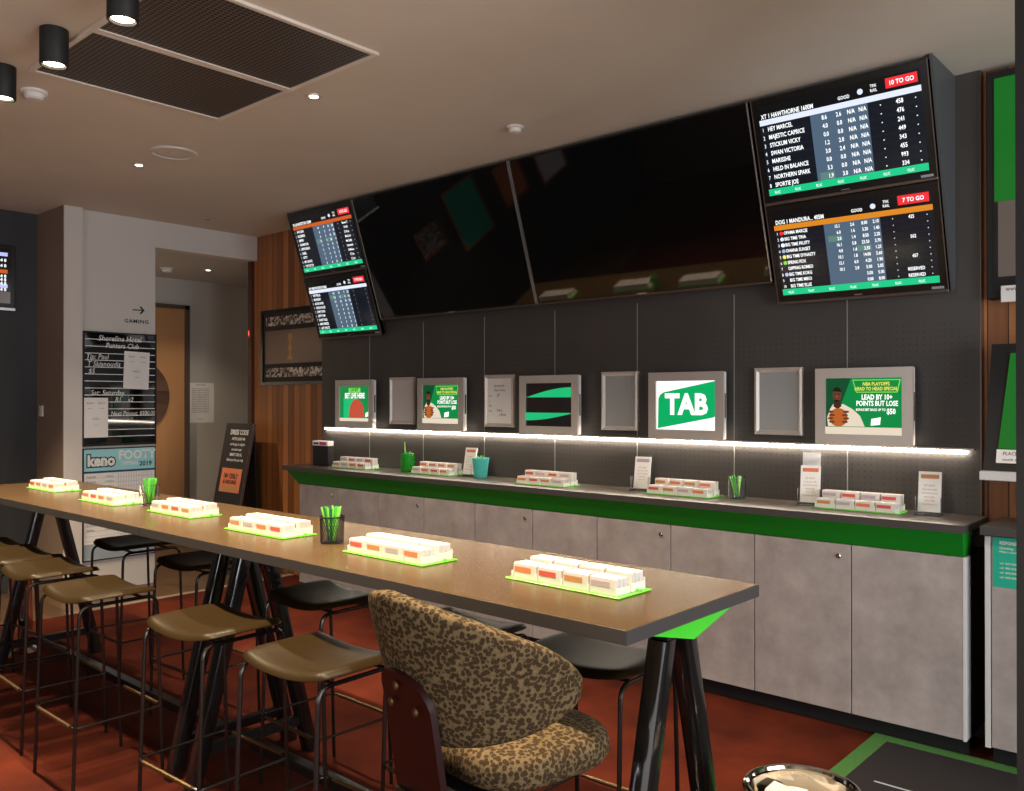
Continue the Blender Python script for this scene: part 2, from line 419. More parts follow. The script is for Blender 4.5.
# rear part of the room, behind the photographer: wall with a window bank
WY0, WY1 = -0.2, 3.4
sbox('wall_right_near', 'rearwall', RX, RX + .15, RY, WY0, 0.0, CZ)
sbox('wall_right_far', 'rearwall', RX, RX + .15, WY1, 4.75, 0.0, CZ)
sbox('wall_right_head', 'rearwall', RX, RX + .15, WY0, WY1, 2.6, CZ)
w = B()
for y in (WY0 + .03, (WY0 + WY1) / 2, WY1 - .03): w.box(RX + .04, RX + .10, y - .03, y + .03, 0.001, 2.6)
for z in (.03, 2.57): w.box(RX + .04, RX + .10, WY0, WY1, z - .03, z + .03)
win2 = struct(w.build('window_2', 'matte_black', None, smooth=False))
B().box(RX + .07, RX + .075, WY0, WY1, 0.001, 2.6).build('pane', 'glass', win2, smooth=False)
WX0, WX1, WZ0, WZ1 = -3.2, 3.2, 0.5, 2.7
sbox('wall_rear_sill', 'rearwall', -8.0, RX + .15, RY - .15, RY, 0.0, WZ0)
sbox('wall_rear_head', 'rearwall', -8.0, RX + .15, RY - .15, RY, WZ1, CZ)
sbox('wall_rear_left', 'rearwall', -8.0, WX0, RY - .15, RY, WZ0, WZ1)
sbox('wall_rear_right', 'rearwall', WX1, RX + .15, RY - .15, RY, WZ0, WZ1)
w = B()
for x in (WX0, -1.6, 0, 1.6, WX1): w.box(x - .03, x + .03, RY - .10, RY - .04, WZ0, WZ1)
for z in (WZ0 + .02, WZ1 - .02): w.box(WX0, WX1, RY - .10, RY - .04, z - .03, z + .03)
win = struct(w.build('window_1', 'matte_black', None, smooth=False))
B().box(WX0, WX1, RY - .075, RY - .07, WZ0, WZ1).build('pane', 'glass', win, smooth=False)

# dark column close to the camera
sbox('column_1', 'matte_black', -0.530, -0.10, 2.60, 3.0, 0.0, CZ)

# hall door
dr = B().box(-9.147, -9.105, 3.62, 4.76, 0.0, 2.60, .004).build('door_1', 'door', None); struct(dr)
fr = B().box(-9.147, -9.09, 4.76, 4.815, 0.0, 2.645).box(-9.147, -9.09, 3.56, 4.815, 2.60, 2.645)
fr.build('frame', 'bronze_lip', dr, smooth=False)
B().lathe([(.40, 0), (.40, .012)], 48).xf(Matrix.Translation((-9.105, 4.18, 1.64)) @ Matrix.Rotation(PI / 2, 4, 'Y')).build('disc', 'disc', dr)

# ------------------------------------------------------------------ counter along the wall
CX0, CX1 = -6.25, -1.043
t = thing('wall_counter', 'long dark counter with a green fascia under its edge, against the dark panelled wall', 'counter', (-3.65, 4.34, 0.90))
def W(b, o): return b.xf(Matrix.Translation(-Vector(o.location)))
W(B().box(CX0, CX1, 4.13, 4.548, 1.014, 1.05, .002), t).build('worktop', 'counter', t)
W(B().box(CX0 + .001, CX1 - .001, 4.1285, 4.131, 1.0145, 1.049), t).build('front_edging', 'table_edge', t, smooth=False)
W(B().box(CX1 - .0015, CX1 + .0015, 4.131, 4.546, 1.0145, 1.049), t).build('end_edging', 'table_edge', t, smooth=False)
f = B()
x0t, x0b, x1t, x1b = -6.20, -6.112, -1.05, -1.063
yb = 4.30
f.verts_faces([(x0t, 4.138, 1.0135), (x1t, 4.138, 1.0135), (x1t, yb, 1.0135), (x0t, yb, 1.0135), (x0b, 4.198, .903), (x1b, 4.198, .903), (x1b, yb, .903), (x0b, yb, .903)],
              [(3, 2, 1, 0), (4, 5, 6, 7), (0, 1, 5, 4), (1, 2, 6, 5), (2, 3, 7, 6), (3, 0, 4, 7)])
W(f, t).build('fascia', 'green', t, smooth=False)

doors = [-6.108, -5.593, -5.09, -4.585, -4.078, -3.567, -3.063, -2.557, -2.056, -1.557, -1.065]
ordn = ['at the left end of the wall counter', 'second from the left under the wall counter', 'in the middle of the row under the wall counter', 'second from the right under the wall counter', 'at the right end of the wall counter']
cab0 = None
def make_cabinet(i):
    a, c, e = doors[2 * i], doors[2 * i + 1], doors[2 * i + 2]
    t = thing('base_cabinet', 'mottled grey two-door cabinet ' + ordn[i], 'cabinet', ((a + e) / 2, 4.37, 0), (0, 0, 0), 'grey cabinets under the wall counter')
    W(B().box(a + .002, e - .002, 4.221, 4.545, .085, .900), t).build('body', 'matte_black', t, smooth=False)
    W(B().box(a, e, 4.262, 4.30, .001, .084), t).build('toe_kick', 'matte_black', t, smooth=False)
    for k, (p, q) in enumerate(((a, c), (c, e))):
        d = W(B().box(p + .0025, q - .0025, 4.2, 4.2195, .090, .900, .0015, 1), t).build('door', 'laminate', t)
        if k == 0:
            lk = B().lathe([(.013, 0), (.013, .006), (.010, .009)], 16).lathe([(.004, .009), (.003, .016)], 8, (.003, 0, 0)).xf(Matrix.Translation((q - .062, 4.2, .842)) @ Matrix.Rotation(PI / 2, 4, 'X'))
            W(lk, t).build('lock', 'chrome', d)
    if i == 4:
        W(B().box(e - .001, e + .012, 4.2, 4.28, .085, .900, .001, 1), t).build('end_edging', 'laminate_edge', t, smooth=False)
        W(B().box(e - .001, e + .010, 4.281, 4.545, .085, .900), t).build('end_panel', 'matte_black', t, smooth=False)
for i in range(5): make_cabinet(i)

# ------------------------------------------------------------------ LED strip
t = thing('led_strip_light', 'long glowing warm-white light strip on the dark wall under the row of frames', 'light strip', (-3.675, 4.53, 1.352))
W(B().box(-6.22, -1.10, 4.528, 4.549, 1.357, 1.366), t).build('channel', 'silver', t, smooth=False)
W(B().box(-6.21, -1.13, 4.527, 4.545, 1.341, 1.3565, .004), t).build('diffuser', 'led', t)

# ------------------------------------------------------------------ tilted television bank
TH = math.atan(.3266); ST, CT = math.sin(TH), math.cos(TH)
def plane(s, off=0.0):        # point on the tilted plane, s metres down from the ceiling edge
    return (4.155 + s * ST + off * CT, 3.146 - s * CT + off * ST)
tm = thing('television_mount', 'grey wedge-shaped mounting frame that holds the tilted screens under the ceiling', 'mount', (-3.77, 4.5, 2.6))
for nm, xa, xb in (('left_cheek', -6.256, -6.244), ('right_cheek', -1.194, -1.182)):
    W(B().prism([(4.175, CZ - .003), (4.548, CZ - .003), (4.548, 2.14), (4.512, 2.12)], 'x', xa, xb), tm).build(nm, 'sidepanel', tm, smooth=False)
for za in (2.45, 2.85): W(B().box(-6.24, -1.20, 4.52, 4.548, za, za + .05), tm).build('rail', 'matte_black', tm, smooth=False)

def tv_root(name, label, cat, x0, x1, s0, s1, group=None):
    k_ = .986; y, z = plane(s1 * k_); x0 *= k_; x1 *= k_
    return thing(name, label, cat, ((x0 + x1) / 2, y, z), (TH, 0, 0), group)
def big_tv(x0, x1, label):
    t = tv_root('wall_television', label, 'television', x0, x1, .004, .97, 'large switched-off televisions')
    w, h = (x1 - x0) / 2 * .986, .952
    B().box(-w, w, .004, .045, 0, h, .003, 1).build('casing', 'bezel', t)
    B().box(-w + .012, w - .012, .0005, .006, .018, h - .012).build('screen', 'tv_glass', t, smooth=False)
    for xa in (-w, w - .006): B().box(xa, xa + .006, -.001, .03, 0, h).build('side_trim', 'bezel_edge', t, smooth=False)
    B().box(-w, w, -.002, .03, -.003, .006).build('lower_trim', 'bronze_lip', t, smooth=False)
    B().box(-.03, .03, -.003, .0, .004, .012).build('logo_badge', 'bezel_edge', t, smooth=False)
    return t
big_tv(-3.792, -2.104, 'large switched-off black television next to the right-hand pair of odds screens')
big_tv(-5.440, -3.802, 'large switched-off black television next to the left-hand pair of odds screens')

def rs_(sh, rh): return sh * min(rh * .78, .068)
def board(x0, x1, s0, s1, label, title, tagt, bar, rows, odds, right, cells=(), small=False, badges=None, heads=None):
    t = tv_root('odds_screen', label, 'screen', x0, x1, s0, s1, 'odds screens')
    w, h = (x1 - x0) / 2 * .986, (s1 - s0) * .986
    B().box(-w, w, .003, .045, 0, h, .003, 1).build('casing', 'bezel', t)
    B().box(-w, w, -.006, .02, -.004, .010, .002, 1).build('lower_lip', 'bronze_lip', t)
    for xa in (-w, w - .004): B().box(xa, xa + .004, -.001, .045, 0, h).build('side_trim', 'bronze_lip', t, smooth=False)
    B().box(-.02, .02, .0015, .003, .016, .020).build('maker_plate', 'bezel_edge', t, smooth=False)
    B().box(w - .075, w - .02, .0015, .003, .014, .026).build('sticker', 'grid_grey', t, smooth=False)
    mL, mR, mB, mT = .036, .036, .045, .036
    X0, X1, Z0, Z1 = -w + mL, w - mR, mB, h - mT
    sw, sh = X1 - X0, Z1 - Z0
    scr = B().box(X0, X1, .0008, .004, Z0, Z1).build('display', 'scr_dark', t, smooth=False)
    fx = lambda u: X0 + u * sw
    fz = lambda q: Z1 - q * sh
    plate(scr, 'header', 'scr_black', X0, X1, fz(.155), Z1, .0004, .0003)
    plate(scr, 'title_bar', bar, X0, X1, fz(.215), fz(.155), 0, .0007)
    plate(scr, 'odds_column', 'scr_slate', fx(.335), fx(.69), fz(.925), fz(.215), .0002, .0005)
    plate(scr, 'footer', 'scr_green', X0, X1, Z0, fz(.925), 0, .0007)
    plate(scr, 'countdown_tag', 'scr_red', fx(.805), fx(.985), fz(.120), fz(.02), 0, .0007)
    n = len(rows); rh = (.925 - .215) / max(n, 8)
    for ua, ub in ((0, .335), (.69, 1)):
        ln = B()
        for i in range(1, max(n, 8)):
            q = .215 + rh * i
            ln.box(fx(ua), fx(ub), .0003, .0006, fz(q) - .0008, fz(q) + .0008)
        ln.build('row_lines', 'scr_row', scr, smooth=False)
    T = TX(-.0006)
    ts = sh * .070
    T.put(title, fx(.015), fz(.145), ts, bold=.012, sx=.72)
    T.build('title_lettering', 'scr_white', scr); T = TX(-.0006)
    T.put(tagt, fx(.895), fz(.093), sh * .064, 'CENTER', bold=.015, sx=.85)
    T.build('countdown_lettering', 'scr_white', scr); T = TX(-.0006)
    T.put('GOOD', fx(.555), fz(.125), sh * .05, 'CENTER', bold=.01, sx=.8)
    T.build('track_condition', 'scr_white', scr); T = TX(-.0006)
    T.put('TRK\nRAIL', fx(.735), fz(.075), sh * .045, 'CENTER', sx=.8)
    rs = sh * min(rh * .78, .068)
    T.build('rail_lettering', 'scr_white', scr); T = TX(-.0006)
    ys_ = [fz(.215 + rh * (i + .8)) for i in range(n)]
    for i in range(n): T.put(str(i + 1), fx(.012), ys_[i], rs_(sh, rh) * .9, sx=.7)
    T.build('runner_numbers', 'scr_white', scr); T = TX(-.0006)
    rs = rs_(sh, rh)
    for i, r in enumerate(rows): T.put(r, fx(.05 if not badges else .062), ys_[i], rs, bold=.012, sx=.72)
    T.build('runner_names', 'scr_white', scr)
    for c, u in enumerate((.44, .53, .612, .682)):
        T = TX(-.0006)
        for i, o in enumerate(odds):
            if o[c]: T.put(o[c], fx(u), ys_[i], rs * .95, 'RIGHT', bold=.012, sx=.72)
        T.build('odds_figures', 'scr_white', scr)
    T = TX(-.0006)
    if any(right):
        for i, r in enumerate(right):
            if r: T.put(r, fx(.875), ys_[i], rs * .95, 'CENTER', bold=.012, sx=.75)
        T.build('form_figures', 'scr_white', scr); T = TX(-.0006)
    for u in (.765, .965):
        for i in range(n): T.put('.', fx(u), ys_[i] + rs * .25, rs, 'CENTER', bold=.03)
        T.build('dot_column', 'scr_white', scr); T = TX(-.0006)
    for k in range(7):
        T = TX(-.0006); T.put('FLUC', fx(.04 + .14 * k), fz(.982), sh * .042, sx=.7); T.build('footer_label', 'scr_white', scr)
    gear = B().lathe([(sh * .030, 0), (sh * .030, .0006)], 10).xf(Matrix.Translation((fx(.655), .0, fz(.09))) @ Matrix.Rotation(PI / 2, 4, 'X'))
    gear.build('weather_icon', 'scr_pale', scr)
    for (i, c) in cells:
        cx = fx((.44, .53, .612, .682)[c]); q = .215 + rh * i
        b = B(); xa, xb, za, zb = cx - sw * .085, cx + sw * .008, fz(q + rh * .98), fz(q + rh * .04)
        b.box(xa, xb, -.0003, .0002, za, zb); b.build('highlight_cell', 'scr_cell', scr, smooth=False)
    if badges:
        for i, mm in enumerate(badges):
            zz = fz(.215 + rh * (i + .55))
            B().lathe([(rs * .42, 0), (rs * .42, .0004)], 14).xf(Matrix.Translation((fx(.045), .0003, zz)) @ Matrix.Rotation(PI / 2, 4, 'X')).build('runner_badge', mm, scr)
    return t
NA = 'N/A'
board(-2.086, -1.214, .006, .552, 'upper right-hand odds screen with a white title bar and a red 10 TO GO tag', 'XT 1 HAWTHORNE 1600M', '10 TO GO', 'scr_pale',
      ['HEY MARCEL', 'MAJESTIC CAPRICE', 'STICKUM VICKY', 'SWAN VICTORIA', 'MARISSHE', 'HELD IN BALANCE', 'NORTHERN SPARK', 'SPORTIE JOE'],
      [('8.6', '2.6', NA, NA), ('4.0', '0.0', NA, NA), ('0.0', '0.0', NA, NA), ('1.2', '2.0', NA, NA), ('3.0', '2.4', NA, NA), ('0.0', '0.0', NA, NA), ('5.3', '0.0', NA, NA), ('1.9', '3.0', NA, NA)],
      ['458', '476', '241', '449', '343', '455', '993', '334'], cells=[(7, 0)])
board(-2.086, -1.214, .560, 1.094, 'lower right-hand odds screen with an orange title bar and a red 7 TO GO tag', 'DOG 1 MANDURA... 405M', '7 TO GO', 'scr_orange',
      ['OPAMA MARCIE', 'BIG TIME TINA', 'BIG TIME FRUITY', 'OHANA SUNSET', 'BIG TIME DYNASTY', 'SPRING FOX', 'DIPPING ROMEO', 'BIG TIME KORG', 'BIG TIME MIKO', 'BIG TIME ELLIE'],
      [('15.1', '2.6', '8.00', '2.10'), ('6.0', '1.6', '3.20', '1.40'), ('2.0', '1.4', '8.50', '2.20'), ('16.1', '5.8', '23.50', '3.70'), ('4.0', '1.4', '2.50', '1.25'), ('10.1', '1.8', '14.00', '5.60'), ('15.1', '6.0', '4.20', '1.90'), ('10.1', '2.8', '5.00', '2.05'), ('', '', '5.00', '5.00'), ('', '', '0.00', '8.00')],
      ['425', '', '', '562', '', '', '457', '', 'RESERVED', 'RESERVED'], cells=[(2, 0), (4, 2)],
      badges=['scr_red', 'scr_pale', 'scr_white', 'blue_screen', 'ad_yellow', 'ad_ltgreen', 'scr_black', 'lav_screen'])
board(-6.315, -5.452, .006, .548, 'upper left-hand odds screen with a rust-orange title bar, over the photo display', 'R5 LAUNCESTON 1200M', '4 TO GO', 'scr_rust',
      ['ANY LEAD', 'BLUEBIRDS', 'EMPIRE', 'GIN MOCHA', 'HIPPOCRENE', 'ISABEL', 'KITTY', 'MY CHOICE', 'TOP CATCH'],
      [('14', '4', '15', '2.0'), ('8', '2', '4', '1.8'), ('6', '5', '10', '2.5'), ('21', '5', '20', '4'), ('9', '4', '8', '3'), ('11', '9', '12', '5'), ('7', '6', '12', '3'), ('5', '3', '9', '2'), ('6', '4', '15', '6')],
      ['Brown T', 'R Hill', 'D Pires', 'McCoull', 'Ms Duffy', 'Darmanin', 'B Muhcu', 'E Toe', 'S Carr'], cells=[(3, 0), (3, 2)])
board(-6.325, -5.475, .556, 1.092, 'lower left-hand odds screen with a pale title bar, hanging over the timber boards', 'R2 WENTWORTH PARK', '9 TO GO', 'scr_pale',
      ['FAST BELLA', 'MR BIGSKY', 'ASTON ROSE', 'ORSON RULES', 'SWIFT RIVER', 'ZIPPY TOM', 'DARK TALES', 'MINT BREEZE', 'LAST WALTZ'],
      [('4.2', '1.6', '9', '2.0'), ('3.0', '1.5', '4', '1.8'), ('8.1', '2.2', '10', '2.5'), ('21', '5', '20', '4'), ('9', '4', '8', '3'), ('11', '9', '12', '5'), ('7', '6', '12', '3'), ('5', '3', '9', '2'), ('6', '4', '15', '6')],
      [''] * 9, cells=[(1, 0), (1, 2)])

# ------------------------------------------------------------------ row of monitors and poster frames
def monitor(x0, x1, label):
    t = thing('wall_monitor', label, 'monitor', ((x0 + x1) / 2, 4.46, 1.37), (0, 0, 0), 'silver wall monitors over the counter')
    w, h = (x1 - x0) / 2, .392
    b = B()
    bw = .052
    # square frame with an opening
    b.box(-w, -w + bw, 0, .016, 0, h).box(w - bw, w, 0, .016, 0, h).box(-w + bw, w - bw, 0, .016, 0, bw).box(-w + bw, w - bw, 0, .016, h - bw, h)
    b.build('front_frame', 'silver', t, smooth=False)
    B().box(-w + .004, w - .002, .0162, .040, .004, h - .004).build('housing', 'white', t, smooth=False)
    B().box(w - .003, w - .0012, .022, .034, h * .32, h * .68).build('vent_slot', 'matte_black', t, smooth=False)
    B().box(-.06, .06, .041, .0895, .1, .3).build('bracket', 'matte_black', t, smooth=False)
    scr = B().box(-w + bw, w - bw, .012, .020, bw, h - bw).build('display', 'ad_green', t, smooth=False)
    return t, scr, -w + bw, w - bw, bw, h - bw
def circ(cx, cz, rx, rz, n=28, a0=0, a1=2 * PI): return [(cx + rx * math.cos(a0 + (a1 - a0) * i / n), cz + rz * math.sin(a0 + (a1 - a0) * i / n)) for i in range(n)]
Y1, Y2, Y3, Y4, Y5 = .0112, .0104, .0096, .0088, .0080
def player(scr, X0, Z0, sw, sh):
    """picture of a player in a pale top holding a ball, left third of the ad"""
    P = lambda u, v: (X0 + u * sw, Z0 + v * sh)
    polyplate(scr, 'picture_top', 'ad_cream', [P(.03, .14), P(.02, .30), P(.06, .45), P(.105, .54), P(.13, .52), P(.20, .52), P(.235, .54), P(.36, .45), P(.46, .33), P(.52, .14)], Y1)
    polyplate(scr, 'picture_neck', 'ad_neck', [P(.105, .50), P(.122, .62), P(.188, .62), P(.215, .50), P(.16, .44)], Y2)
    c = P(.155, .70); polyplate(scr, 'picture_head', 'ad_skin', circ(c[0], c[1], sw * .056, sh * .135), Y3)
    polyplate(scr, 'picture_hair', 'ad_hair', circ(c[0], c[1] + sh * .055, sw * .058, sh * .085, 20, 0, PI), Y4)
    polyplate(scr, 'picture_beard', 'ad_hair', circ(c[0], c[1] - sh * .085, sw * .038, sh * .045, 16, PI, 2 * PI), Y4)
    for e_ in (-1, 1): polyplate(scr, 'picture_eye', 'ad_hair', circ(c[0] + e_ * sw * .022, c[1] + sh * .015, sw * .012, sh * .012, 10), Y4)
    polyplate(scr, 'picture_nose', 'ad_ball', [(c[0] - sw * .008, c[1] - sh * .04), (c[0] + sw * .008, c[1] - sh * .04), (c[0], c[1] + sh * .01)], Y4)
    c = P(.175, .30); polyplate(scr, 'picture_ball', 'ad_ball', circ(c[0], c[1], sw * .125, sh * .165), Y4)
    h = B()
    for k, sgn in ((0, -1), (1, 1)):
        for j in range(4):
            cx, cz = c[0] + sgn * sw * (.105 - .018 * (j % 2)), c[1] + sh * (.10 - .06 * j)
            h.prism(circ(cx, cz, sw * .042, sh * .022, 12), 'y', Y5, Y5 + .0006)
    h.build('picture_hands', 'ad_skin', scr, smooth=False)
def offer_ad(scr, X0, X1, Z0, Z1, L1):
    sw, sh = X1 - X0, Z1 - Z0
    P = lambda u, v: (X0 + u * sw, Z0 + v * sh)
    polyplate(scr, 'shade_band', 'ad_dkgreen', [P(0, .13), P(0, 1), P(.34, 1), P(.10, .13)], Y1 + .0004)
    player(scr, X0, Z0, sw, sh)
    plate(scr, 'caption_strip', 'ad_cream', X0, X1, Z0, Z0 + sh * .13, Y3)
    polyplate(scr, 'banner_glow', 'ad_ltgreen', [P(.36, .97), P(.98, .97), P(.94, .74), P(.41, .74)], Y1)
    polyplate(scr, 'banner', 'ad_green', [P(.375, .955), P(.965, .955), P(.928, .757), P(.42, .757)], Y2)
    T = TX(Y3)
    T.put(L1[0], *P(.67, .865), sh * .085, 'CENTER', .02, .8); T.put(L1[1], *P(.67, .78), sh * .085, 'CENTER', .02, .78)
    T.build('banner_lettering', 'ad_yellow', scr)
    T = TX(Y3)
    T.put('LEAD BY 10+', *P(.68, .62), sh * .125, 'CENTER', .025, .74); T.put('POINTS BUT LOSE', *P(.68, .51), sh * .125, 'CENTER', .025, .70)
    T.put('BONUS BET BACK UP TO', *P(.60, .42), sh * .06, 'CENTER', .02, .75); T.put('$50', *P(.86, .37), sh * .13, 'CENTER', .03, .75)
    T.build('lettering', 'ad_white', scr)
    T2 = TX(Y2); T2.put('T&Cs apply. Gamble responsibly.', *P(.04, .045), sh * .05, sx=.8); T2.y = Y4
    T2.bm.free()
    B().prism([P(.60, .16), P(.61, .28), P(.73, .31), P(.72, .18)], 'y', Y3, Y3 + .0006).build('logo_tile', 'ad_white', scr, smooth=False)
t, s_, a, b_, c, d = monitor(-5.969, -5.480, 'silver wall monitor showing a red ball on green, leftmost of the framed row')
P = lambda u, v: (a + u * (b_ - a), c + v * (d - c))
polyplate(s_, 'pale_band', 'ad_mint', [P(.12, .1), P(.12, .66), P(.60, .66), P(.60, .1)], Y1 + .0004)
polyplate(s_, 'ball', 'ad_redball', [(x, max(z, P(0, .1)[1])) for x, z in circ(*P(.57, .20), .098, .125)], Y1)
plate(s_, 'caption_strip', 'ad_cream', a, b_, c, P(0, .09)[1], Y2)
plate(s_, 'banner', 'ad_ltgreen', P(.30, 0)[0], P(.70, 0)[0], P(0, .82)[1], P(0, .95)[1], Y1)
TX(Y2).put('LIVE BET', *P(.5, .855), .034, 'CENTER', .02, .8).build('banner_lettering', 'ad_dkgreen', s_)
TX(Y2).put('BET LIVE HERE', *P(.51, .66), .060, 'CENTER', .03, .68).build('lettering', 'ad_white', s_)
B().prism([P(.87, .12), P(.88, .24), P(.98, .28), P(.97, .15)], 'y', Y2, Y2 + .0006).build('logo_tile', 'ad_white', s_, smooth=False)
t, s_, a, b_, c, d = monitor(-4.944, -4.450, 'silver monitor with a ball-holding person, between the blank and the handwritten frames')
offer_ad(s_, a, b_, c, d, ('NBA PLAYOFFS', 'HEAD TO HEAD SPECIAL'))
t, s_, a, b_, c, d = monitor(-3.908, -3.407, 'silver wall monitor showing two green swooshes on black, above the counter')
P = lambda u, v: (a + u * (b_ - a), c + v * (d - c))
plate(s_, 'black_ground', 'ad_black', a, b_, c, d, Y1 + .0004)
def swoosh(z0, z1, flip):
    n = 20; up, lo = [], []
    for i in range(n + 1):
        u = i / n; k = math.sin(PI * min(.5 + .0, u * .5)) if not flip else math.sin(PI * .5 * (1 - u))
        up.append(P(u, z0 + (z1 - z0) * (k if not flip else .8))); lo.append(P(u, z0 + (z1 - z0) * (.0 if not flip else (.75 * (1 - k)))))
    return up + lo[::-1]
polyplate(s_, 'upper_swoosh', 'ad_mint', swoosh(.67, .90, False), Y1)
polyplate(s_, 'lower_swoosh', 'ad_mint', swoosh(.13, .36, True), Y1)
t, s_, a, b_, c, d = monitor(-2.870, -2.372, 'silver wall monitor showing three big white letters on a slanted green shape')
P = lambda u, v: (a + u * (b_ - a), c + v * (d - c))
plate(s_, 'white_ground', 'ad_white', a, b_, c, d, Y1 + .0004)
polyplate(s_, 'slanted_shape', 'ad_logo', [P(.02, .02), P(.03, .64), P(.06, .72), P(.12, .77), P(.99, .99), P(.99, .29), P(.96, .26)], Y1)
TX(Y2).put('TAB', *P(.51, .33), .165, 'CENTER', .045, .92).build('lettering', 'ad_white', s_)
t, s_, a, b_, c, d = monitor(-1.840, -1.353, 'silver monitor with a ball-holding person, rightmost of the framed row')
offer_ad(s_, a, b_, c, d, ('NBA PLAYOFFS', 'HEAD TO HEAD SPECIAL'))

def poster_frame(x0, x1, label, backing, notes=None):
    t = thing('poster_frame', label, 'frame', ((x0 + x1) / 2, 4.525, 1.406), (0, 0, 0), 'snap frames between the wall monitors')
    w, h, bw = (x1 - x0) / 2, .370, .026
    def member(p0, p1, p2, p3):      # mitred sloping frame member: outer edge p0p1, inner edge p3p2
        b.verts_faces([(p0[0], .024, p0[1]), (p1[0], .024, p1[1]), (p1[0], .004, p1[1]), (p0[0], .004, p0[1]),
                       (p2[0], .024, p2[1]), (p3[0], .024, p3[1]), (p3[0], .010, p3[1]), (p2[0], .010, p2[1]),
                       ((p0[0] + p3[0]) / 2, 0, (p0[1] + p3[1]) / 2), ((p1[0] + p2[0]) / 2, 0, (p1[1] + p2[1]) / 2)],
                      [(0, 1, 2, 3), (3, 2, 9, 8), (8, 9, 7, 6), (6, 7, 4, 5), (0, 5, 4, 1), (0, 3, 8, 6, 5), (1, 4, 7, 9, 2)])
    O = [(-w, 0), (w, 0), (w, h), (-w, h)]; I = [(-w + bw, bw), (w - bw, bw), (w - bw, h - bw), (-w + bw, h - bw)]
    b = B()
    for i in range(4): j = (i + 1) % 4; member(O[i], O[j], I[j], I[i])
    b.build('rim', 'silver', t, smooth=False)
    s = B().box(-w + bw - .004, w - bw + .004, .013, .018, bw - .004, h - bw + .004).build('sheet', backing, t, smooth=False)
    if notes:
        T = TX(.0124)
        for (x, z, sz, st) in notes: TX(.0124).put(st, -w + bw + .012 + x, z, sz, sx=.8, shear=.25).build('handwritten_line', 'txt_black', s)
    return t
poster_frame(-5.351, -5.062, 'narrow silver frame holding a plain white sheet, next to the red-ball monitor', 'backing_white')
poster_frame(-4.304, -4.024, 'narrow silver frame with a handwritten white notice', 'paper',
             [(.03, .325, .012, '-   -   -'), (.05, .285, .022, 'Saturday Nite'), (.05, .255, .022, 'Happy Tuesday'), (.0, .215, .018, 'From:'), (.08, .215, .03, '$7'), (.0, .18, .014, '.......'), (.0, .145, .018, 'Date:'), (.0, .108, .018, 'Prize:'), (.075, .11, .028, 'Select'), (.10, .08, .028, 'a Beast')])
poster_frame(-3.268, -2.994, 'empty silver frame beside the three-letter monitor, on its left', 'backing')
poster_frame(-2.216, -1.940, 'empty silver frame between the three-letter monitor and the rightmost monitor', 'backing')

# ------------------------------------------------------------------ long bar tables
TY0, TY1 = 1.722, 2.418; TC = (TY0 + TY1) / 2; ZT = 1.05
def trestle(t, x, plate_end=None):
    for sgn in (-1, 1):
        b = B()
        yt, yb_ = TC + sgn * .052, TC + sgn * .285
        hw = .031
        pr = []
        for z, y in ((.955, yt), (.0015, yb_)):
            pr += [(x - .03, y - hw, z), (x + .03, y - hw, z), (x + .03, y + hw, z), (x - .03, y + hw, z)]
        tb = bmesh.new(); vs = [tb.verts.new(p) for p in pr]
        for fc in ((0, 1, 2, 3), (7, 6, 5, 4), (0, 4, 5, 1), (1, 5, 6, 2), (2, 6, 7, 3), (3, 7, 4, 0)): tb.faces.new([vs[i] for i in fc])
        tb.edges.ensure_lookup_table()
        bmesh.ops.bevel(tb, geom=[e for e in tb.edges if abs(e.verts[0].co.z - e.verts[1].co.z) > .5], offset=.010, segments=2, affect='EDGES', profile=.5)
        b.add(tb); W(b, t).build('leg', 'black_gloss', t)
    W(B().box(x - .02, x + .02, TC - .24, TC + .24, .13, .17, .003, 1), t).build('crossbar', 'black', t)
    W(B().box(x - .03, x + .03, TC - .07, TC + .07, .955, .985, .003, 1), t).build('leg_head', 'black', t)
def bracket(t, xa, xb):
    W(B().prism([(TC - .237, ZT - .0375), (TC + .237, ZT - .0375), (TC, ZT - .095)], 'x', xa, xb), t).build('green_bracket', 'lime', t, smooth=False)
def bar_table(x0, x1, label, trs, brk):
    t = thing('bar_table', label, 'table', ((x0 + x1) / 2, TC, 0))
    W(B().box(x0, x1, TY0, TY1, ZT - .037, ZT, .0015, 1), t).build('tabletop', 'table', t)
    e = B().box(x0 + .001, x1 - .001, TY0 - .0012, TY0 + .001, ZT - .0365, ZT - .0012).box(x0 + .001, x1 - .001, TY1 - .001, TY1 + .0012, ZT - .0365, ZT - .0012)
    e.box(x0 - .0012 if x0 < -5 else x0 + .001, x0 + .002, TY0, TY1, ZT - .0365, ZT - .0012).box(x1 - .002, x1 + .0012 if x1 > -2 else x1 - .001, TY0, TY1, ZT - .0365, ZT - .0012)
    W(e, t).build('edge_band', 'table_edge', t, smooth=False)
    for x in trs: trestle(t, x)
    W(B().box(min(trs), max(trs), TC - .025, TC + .025, .085, .128, .003, 1), t).build('floor_rail', 'black', t)
    for xa, xb in brk: bracket(t, xa, xb)
    return t
XS = -3.688
bar_table(XS + .001, -1.170, 'brown bar table nearest the camera, with a lime green bracket under its end', (-1.255, -3.34), ((-1.187, -1.30), ))
bar_table(-6.208, XS - .001, 'farther brown bar table, butted to the nearer one and reaching toward the left wall', (-5.62, -3.505), ())

